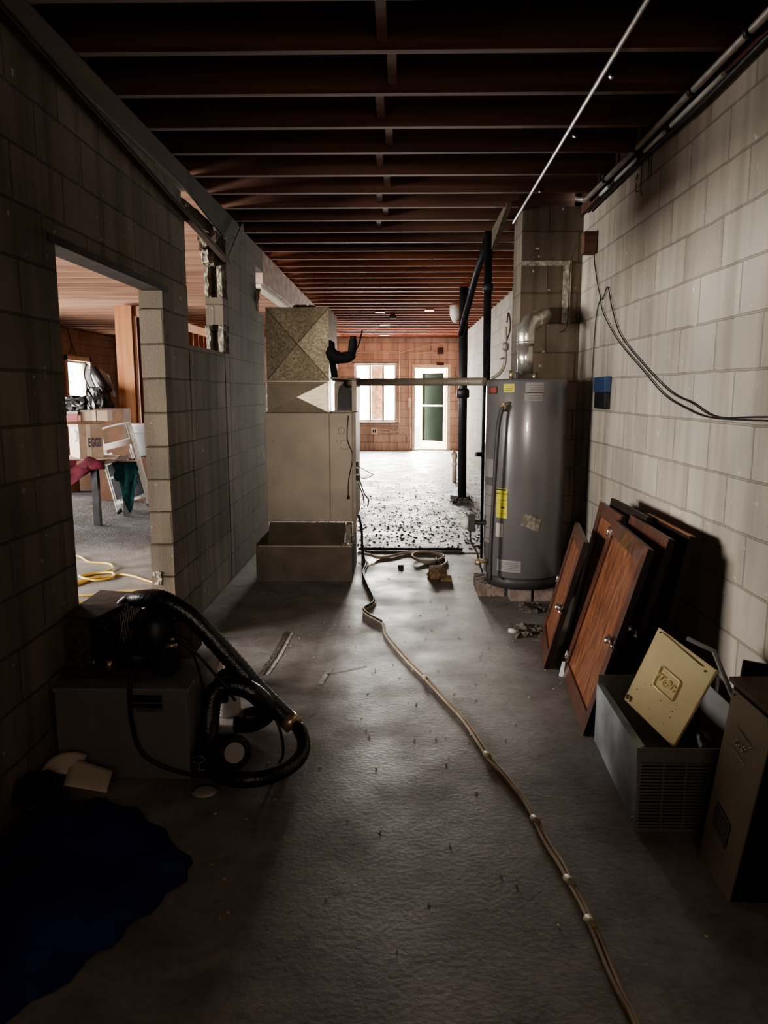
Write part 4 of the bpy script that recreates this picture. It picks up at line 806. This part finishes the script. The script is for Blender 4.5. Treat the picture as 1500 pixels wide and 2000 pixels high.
# ------------------------------------------------------------------ floor things
def cordpts(l, z=.008): return [(p[0],p[1],z) for p in l]
main = [(-.31,7.6),(-.33,6.7),(-.28,6.39),(-.29,6.02),(-.235,5.6),(-.172,5.18),(-.235,4.98),(-.20,4.85),(-.106,4.69),(-.085,4.5),(-.051,4.34),(.05,4.0),(.145,3.73),(.23,3.46),(.295,3.26),(.335,3.08),(.371,2.89),(.42,2.72),(.465,2.56),(.485,2.42),(.497,2.29),(.52,2.17),(.53,2.09),(.543,2.0),(.548,1.91),(.55,1.82),(.553,1.72),(.56,1.64),(.57,1.56),(.58,1.2),(.56,.6)]
ex = tag(build('extension_cord', MB().tube(spline(cordpts(main),8),.0065,8), M['cream'], loc=(0,4,0)), 'long cream extension cord snaking down the middle of the floor', 'cord')
build('second_strand', MB().tube(spline(cordpts([(p[0]+.012+.003*math.sin(i*1.3),p[1]) for i,p in enumerate(main[:-1])]),8),.0065,8), M['cream'], ex)
build('dark_section', MB().tube(spline([(-.33,6.7,.02),(-.28,6.39,.021),(-.29,6.02,.02),(-.235,5.6,.021),(-.172,5.18,.02),(-.235,4.98,.021),(-.20,4.85,.02),(-.106,4.69,.02)],8),.007,8), M['bcord'], ex)
for i in (12,16,19,22,24): build('tape_wrap', MB().tube([(main[i][0]-.004,main[i][1]+.02,.011),(main[i][0]+.01,main[i][1]-.02,.011)],.0115,8), M['cream'], ex)
hz = [(-.36,6.72),(-.25,6.62),(-.17,6.60),(-.05,6.68),(.06,6.80),(.18,6.84),(.30,6.83),(.40,6.76),(.42,6.66),(.36,6.50),(.25,6.42),(.16,6.47),(.13,6.62),(.20,6.76),(.32,6.74),(.42,6.60),(.43,6.42),(.37,6.27),(.27,6.24)]
cl_ = tag(build('coiled_hose', MB().tube(spline([(p[0],p[1],.013+(.02 if 10<i<15 or i<2 else 0)) for i,p in enumerate(hz)],8),.012,10), M['cream']), 'cream plastic hose coiled on the floor between furnace and water heater', 'hose')
build('tie', MB().tube([(.34,6.5,.0),(.345,6.46,.05),(.34,6.3,.0)],.004,6), M['bcord'], cl_)
tag(build('torn_foam', MB().rough(.26,.40,5.88,6.04,0,.05,.02,.03,2), M['foam']), 'torn brown foam scrap on the floor by the coiled hose', 'foam')
tag(build('torn_foam', MB().rough(.34,.43,5.80,5.87,0,.03,.012,.03,4), M['foam']), 'smaller brown scrap beside the torn foam', 'foam')
tag(build('small_box', MB().box(.0,.05,6.28,6.32,.0,.022), M['iron'], bevel=.002), 'tiny dark box on the floor left of the foam', 'box')
tag(build('dirt_pile', MB().rough(.74,.90,4.42,4.60,-.02,.025,.02,.02,3), M['debris'], loc=(.8,4.5,0)), 'dark dirt pile on the floor at the foot of the narrow door', 'dirt')
tag(build('paper_cup', MB().tube([(.70,4.52,.016),(.75,4.50,.016)],[.013,.017],12), M['paper']), 'little white cup lying in the dirt pile', 'cup')
tag(build('litter_scrap', MB().rough(.86,1.02,4.95,5.12,-.015,.022,.018,.02,5), M['debris'], loc=(.9,5,0)), 'crumpled litter in front of the water heater base', 'litter')
def scatter(n, fx, size, seed):
    random.seed(seed); mb = MB()
    for k in range(n):
        x,y = fx(); a = random.uniform(0,6.3); s_ = random.uniform(.4,1)*size
        h_ = random.uniform(.003,.012)*min(1,size*40)
        p = [(x+s_*math.cos(a+q)*random.uniform(.6,1),y+s_*math.sin(a+q)*random.uniform(.6,1),.001) for q in (0,1.6,3.1,4.6)]
        mb.add(p+[(x,y,.001+h_)], [(0,1,4),(1,2,4),(2,3,4),(3,0,4)])
    return mb
fk = build('paint_flakes', scatter(1300, lambda: (random.uniform(-1.2,1.5), 7.05+abs(random.gauss(0,2.6))), .026, 2), M['debris'], loc=(0,9,0), fix=False); tag(fk,'dark flakes and grit scattered over the far floor','debris',kind='stuff')
fk = build('plaster_chips', scatter(170, lambda: (random.uniform(-.7,.9), random.uniform(1.8,6.6)), .010, 4), M['chips'], loc=(0,4,0), fix=False); tag(fk,'small pale plaster chips scattered on the near floor','debris',kind='stuff')
fk = build('pale_grit', scatter(350, lambda: (random.uniform(-1.2,1.5), 7.1+abs(random.gauss(0,3))), .014, 6), M['chips'], loc=(0,9,0), fix=False); tag(fk,'pale grit scattered over the far floor','debris',kind='stuff')

# ------------------------------------------------------------------ side room
# stud wall
sw = thing('stud_wall','orange-lit timber stud partition in the side room','partition',(-4.4,14,0))
build('end_sheet', MB().box(-4.53,-4.26,12.10,12.14,0,2.86), M['stud'], sw)
build('top_plate', MB().box(-4.31,-4.21,12.2,18.6,2.70,2.86), M['stud'], sw)
build('bottom_plate', MB().box(-4.31,-4.21,12.2,18.6,0,.05), M['stud'], sw)
for k in range(15): build('stud', MB().box(-4.31,-4.21,12.15+k*.42,12.19+k*.42,.05,2.70), M['stud'], sw)
build('back_sheet', MB().box(-4.33,-4.315,12.15,18.6,0,2.86), mat('dark_board',(.16,.055,.025),.7), sw)
tb_ = thing('folding_table','dark table in the side room piled with boxes','table',(-3.75,8.6,0))
build('table_top', MB().box(-4.45,-3.27,8.2,8.95,.70,.745), M['cardd'], tb_, bevel=.004)
for (x,y) in ((-3.42,8.28),(-3.30,8.88),(-4.4,8.28),(-4.4,8.88)): build('leg', MB().box(x-.035,x+.035,y-.035,y+.035,0,.70), M['iron'], tb_)
build('rail', MB().box(-4.4,-3.42,8.30,8.33,.34,.37), M['iron'], tb_)
def cbox(name, label, c, sx, sy, h, rot, m, cat='box', lid=None, bevel=.003):
    Mx = Matrix.Translation(c) @ Matrix.Rotation(R(rot),4,'Z')
    r = thing(name, label, cat, c)
    build('box_body', MB().mbox(Mx,-sx/2,sx/2,-sy/2,sy/2,0,h), m, r, bevel=bevel)
    if lid: build('flap', MB().mbox(Mx,-sx/2,sx/2,-sy/2-.10,-sy/2,h+.0,h+.004).hexa([Mx @ Vector(q_) for q_ in [(-sx/2,-sy/2,h),(sx/2,-sy/2,h),(sx/2,0,h+.05),(-sx/2,0,h+.05),(-sx/2,-sy/2,h+.005),(sx/2,-sy/2,h+.005),(sx/2,0,h+.055),(-sx/2,0,h+.055)]]), m, r)
    return r, Mx
cbox('cardboard_tray','flat brown cardboard sheet under the egg carton box',(-3.62,8.50,.747),.72,.5,.012,15,M['card'])
eb,Me = cbox('egg_carton_box','cardboard egg carton box with a blue moon mark, on the table',(-3.612,8.548,.76),.26,.42,.385,38,M['card'])
build('pale_side', MB().mbox(Me,-.132,-.1302,-.21,.21,0,.383), M['cardl'], eb)
fm = Me @ Matrix.Translation((.035,-.2115,.17)) @ Matrix.Rotation(R(90),4,'X')
text('lettering','EGGS',.14,fm @ Matrix.Diagonal((.42,1,1,1)),mat('purple_ink',(.13,.10,.17),.8,bump=0),eb,.0005,bold=.035)
build('tape', MB().mbox(Me,-.05,0.0,-.2112,-.210,0,.38), M['cardl'], eb)
ml = Me @ Matrix.Translation((-.1335,-.09,.25)) @ Matrix.Rotation(R(-90),4,'Z') @ Matrix.Rotation(R(90),4,'X')
cres = [(.045*math.cos(a),.045*math.sin(a),0) for a in [R(-100+i*20) for i in range(11)]]+[(-.022+.040*math.cos(a),.040*math.sin(a),0) for a in [R(90-i*18) for i in range(11)]]
build('moon_mark', MB().plate([ml @ Vector((p[0]*2.4, p[1]*1.5, 0)) for p in cres], (ml.to_3x3() @ Vector((0,0,1)))*.001), mat('moon_ink',(.10,.16,.22),.8,bump=0), eb)
cbox('flattened_carton','flattened carton lying on top of the egg carton box',(-3.66,8.56,1.147),.5,.42,.02,25,M['cardd'])
ub,Mu = cbox('taped_box','taped brown box on top of the egg carton box',(-3.50,8.62,1.169),.30,.22,.125,8,M['card'])
build('tape', MB().mbox(Mu,-.02,.02,-.113,.113,-.0,.1265), M['cardl'], ub)
build('string', MB().mbox(Mu,.02,.026,-.114,.114,0,.1268), M['maroon'], ub)
pk,_m = cbox('pink_box','small pink box with a white lid beside the taped box',(-3.715,8.47,1.169),.11,.11,.09,20,M['pink'])
build('lid', MB().mbox(_m,-.056,.056,-.056,.056,.09,.115), M['white'], pk)

cbox('brown_moving_box','plain brown box standing high behind the taped box',(-4.02,10.45,.80),.40,.4,.47,5,M['cardd'])
cbox('lower_box','dark box carrying the brown moving box',(-4.02,10.5,0),.5,.5,.795,5,M['cardd'])
cbox('floor_carton','dark brown carton under the white bucket',(-3.55,10.35,0),.62,.5,.62,4,M['cardd'])
bk = thing('white_bucket','white plastic bucket standing on the dark carton by the doorway edge','bucket',(-3.555,10.25,.625))
build('pail', MB().lathe((-3.555,10.25,.625),[(.14,0),(.15,.02),(.17,.40),(.18,.41),(.18,.44),(.172,.45)],28), M['bucket'], bk)
build('rim_band', MB().lathe((-3.555,10.25,.625),[(.166,.32),(.178,.33),(.178,.345),(.166,.355)],28), M['bucket'], bk)
# cloths
def drape(x0,x1,y,zt,zb,fn,k=.03,sd=0):
    return MB().grid(26,18,lambda u,v:(x0+(x1-x0)*u+.015*math.sin(9*v+sd),y+k*math.sin(u*11+3*v+sd)+.02*noise.noise(Vector((u*5,v*5,sd))),zt+(fn(u)*(zb-zt))*v))
tag(build('maroon_cloth', drape(-3.95,-3.34,8.18,.752,.42,lambda u:1-.75*u*u+.1*math.sin(5*u),.03,1), M['maroon'], solid=.006), 'maroon cloth hanging over the front edge of the table', 'cloth')
tag(build('maroon_bundle', MB().grid(16,12,lambda u,v:(-3.40+.16*math.cos(math.pi*u)*math.sin(math.pi*(v*.9+.05)),8.13+.06*math.cos(math.pi*(v*.9+.05)),.66+.13*math.sin(math.pi*u)*math.sin(math.pi*(v*.9+.05))+.012*math.sin(14*u))), M['maroon'], solid=.006), 'bunched maroon cloth at the table corner', 'cloth')
tag(build('teal_cloth', drape(-3.33,-3.06,8.62,.70,.12,lambda u:.40+.65*math.exp(-((u-.55)/.25)**2),.03,4), M['teal'], solid=.006), 'teal towel hanging down beside the table', 'towel')
tag(build('towel_rail_board', MB().box(-3.265,-3.03,8.58,8.66,.70,.715), M['card']), 'thin board sticking out from the table and carrying the teal towel', 'board')
# folding chairs stacked and leaning
def chair(x, y, label, s_=1):
    r = thing('folding_chair', label, 'chair', (x,y,0), 'white metal folding chairs stacked by the table')
    tilt = Matrix.Translation((x,y,0)) @ Matrix.Rotation(R(-14),4,'Y') @ Matrix.Rotation(R(-4),4,'X')
    P3 = lambda *q_: tilt @ Vector(q_)
    w_ = .40
    build('back_frame', MB().tube(spline([P3(0,0,.02),P3(0,0,.5),P3(0,0,.98),P3(.05,0,1.06),P3(w_-.05,0,1.06),P3(w_,0,.98),P3(w_,0,.5),P3(w_,0,.02)],5),.013,8), M['white'], r)
    build('back_rest', MB().mbox(tilt,0,w_,-.008,.008,.80,.87), M['white'], r)
    build('seat', MB().mbox(tilt,.02,w_-.02,.02,.045,.18,.62), M['iron'], r)
    build('cross_bar', MB().mbox(tilt,0,w_,-.008,.008,.44,.47).mbox(tilt,0,w_,-.008,.008,.12,.15), M['white'], r)
    for xx in (.05,w_-.05): build('leg', MB().tube([P3(xx,.05,.02),P3(xx,.03,.75)],.011,8), M['white'], r)
    for xx in (0,w_): build('foot', MB().tube([P3(xx,0,-.0),P3(xx,0,.04)],.017,8), M['iron'], r)
    return r
for i in range(4): chair(-3.48-.02*i+.0, 9.06+.10*i, ['foremost white folding chair of the stack beside the table','second white folding chair of the stack beside the table','third white folding chair of the stack beside the table','rearmost white folding chair of the stack beside the table'][i])
# bags and heap
tag(build('black_bag', MB().rough(-5.35,-4.90,11.6,12.0,1.18,1.42,.03,.07,2), M['plume']), 'long black bag lying on the pile under the small window', 'bag')
tag(build('black_bag', MB().rough(-4.86,-4.60,11.6,11.95,1.18,1.56,.035,.07,6), M['plume']), 'shiny black garbage bag beside the stud partition', 'bag')
cbox('storage_crate','dark crate holding up the black bags',(-5.25,11.75,0),1.25,.62,1.14,0,M['cardd'])
hg = tag(build('hanging_bag', MB().grid(10,10,lambda u,v:(-5.1+.42*u+.1*(1-v),12.1+.05*math.sin(9*u),1.45+.5*v*(1-.3*u)+.03*math.sin(12*u))), M['cloth'], solid=.01), 'pale striped cloth bag leaning by the small window', 'bag')
for k in range(3): build('strap', MB().tube(spline([(-5.0+.1*k,12.03,1.95-.04*k),(-5.03+.1*k,12.0,1.75),(-4.93+.1*k,12.0,1.5)],5),.012,6), M['iron'], hg)
tag(build('golf_bag', MB().tube([(-4.66,12.0,1.50),(-4.90,12.03,1.88)],[.075,.06],12), M['iron']), 'dark tubular bag leaning over the black bags', 'bag')
tag(build('red_canister', MB().lathe((-5.12,10.9,1.0),[(.10,0),(.12,.03),(.12,.42),(.07,.5),(.03,.55),(.03,.6)],18), M['redcan']), 'dark red canister at the left edge of the doorway view', 'canister')
cbox('canister_stand','dark box under the red canister',(-5.12,10.95,0),.5,.5,.995,0,M['cardd'])
tag(build('hanging_wire', MB().tube(spline([(-7.27,16.6,2.86),(-7.27,16.75,2.6),(-7.27,16.65,2.35)],5),.01,6).tube(spline([(-7.27,16.75,2.6),(-7.27,16.95,2.35)],3),.01,6), M['bcord']), 'black wire hanging above the small side room window', 'wire')
# yellow cord on the side room floor
yc = [(-3.3,6.75),(-2.94,6.59),(-2.75,6.40),(-2.58,6.35),(-2.46,6.2),(-2.44,6.06),(-2.60,5.92),(-2.56,5.80),(-2.43,5.75),(-2.33,5.82),(-2.36,5.95),(-2.5,5.98),(-2.58,5.86),(-2.50,5.76),(-2.38,5.85),(-2.296,5.94),(-2.15,5.84),(-1.95,5.70),(-1.7,5.55)]
tag(build('yellow_extension_cord', MB().tube(spline([(p[0],p[1],.01+.012*(i%3==1)) for i,p in enumerate(yc)],8),.0085,8), M['ycord']), 'yellow extension cord tangled on the side room floor beyond the doorway', 'cord')
yc2 = [(-3.2,5.5),(-2.8,5.55),(-2.55,5.68),(-2.45,5.9),(-2.52,5.6),(-2.60,5.45),(-2.45,5.3),(-2.25,5.33),(-2.1,5.42),(-1.9,5.45),(-1.75,5.42)]
tag(build('yellow_extension_cord', MB().tube(spline([(p[0],p[1],.009) for p in yc2],8),.0085,8), M['ycord']), 'second yellow cord, nearer the doorway, looping behind the compressor', 'cord')
yc3 = [(-2.6,5.0),(-2.3,5.1),(-2.05,5.28),(-1.95,5.22),(-1.75,5.3)]
tag(build('orange_cord', MB().tube(spline([(p[0],p[1],.009) for p in yc3],8),.008,8), M['ycord']), 'short end of yellow cord lying nearest the compressor', 'cord')

# ------------------------------------------------------------------ light
def area(name, loc, rot, sx, sy, power, col):
    l = bpy.data.lights.new(name,'AREA'); l.shape = 'RECTANGLE'; l.size = sx; l.size_y = sy; l.energy = power; l.color = col
    o = bpy.data.objects.new(name,l); C.objects.link(o); o.location = loc; o.rotation_euler = rot; return o
area('daylight_far_window',(-.58,YF+.35,1.48),(R(90),0,R(180)),1.0,1.4,620,(1,.95,.88))
area('daylight_far_door',(.62,YF+.6,1.15),(R(90),0,R(180)),.5,2.0,620,(1,.94,.85))
area('daylight_side_window_near',(XS-.25,.2,1.6),(R(90),0,R(-90)),2.3,1.3,420,(1,.94,.87))
area('daylight_side_window',(XS-.25,4.1,1.6),(R(90),0,R(-90)),2.9,1.3,430,(1,.94,.87))
area('daylight_side_window_middle',(XS-.25,10.3,1.6),(R(90),0,R(-90)),2.1,1.3,330,(1,.93,.85))
area('daylight_small_window',(XS-.25,17.1,1.68),(R(90),0,R(-90)),1.1,1.0,90,(1,.96,.9))
area('rear_fill',(.05,YB+.05,1.9),(R(90),0,0),1.8,1.0,8,(1,.80,.62))  # unseen warm fill light added behind the camera
wl_ = area('rear_furnace_fill',(.35,YB+.1,2.0),(R(83),0,R(4)),.5,.5,3.6,(1,.90,.78)); wl_.data.spread = R(34)  # unseen narrow fill added behind the camera to brighten the furnace
wd = bpy.data.worlds.new('World'); bpy.context.scene.world = wd; wd.use_nodes = True
wd.node_tree.nodes['Background'].inputs[0].default_value = (.93,.96,1,1); wd.node_tree.nodes['Background'].inputs[1].default_value = 5

# ------------------------------------------------------------------ camera
cam = bpy.data.cameras.new('camera'); co = bpy.data.objects.new('camera', cam); C.objects.link(co)
cam.sensor_fit = 'VERTICAL'; cam.sensor_height = 36; cam.lens = 1450/2000*36; cam.clip_start = .05
co.location = (0,0,1.5); co.rotation_euler = (R(90-9.17),0,R(1.09))
sc = bpy.context.scene; sc.camera = co
sc.view_settings.view_transform = 'AgX'; sc.view_settings.look = 'AgX - Medium High Contrast'; sc.view_settings.exposure = .85
sc.cycles.max_bounces = 10; sc.cycles.diffuse_bounces = 6; sc.cycles.transparent_max_bounces = 8; sc.cycles.caustics_reflective = False; sc.cycles.caustics_refractive = False
sc.cycles.use_denoising = True
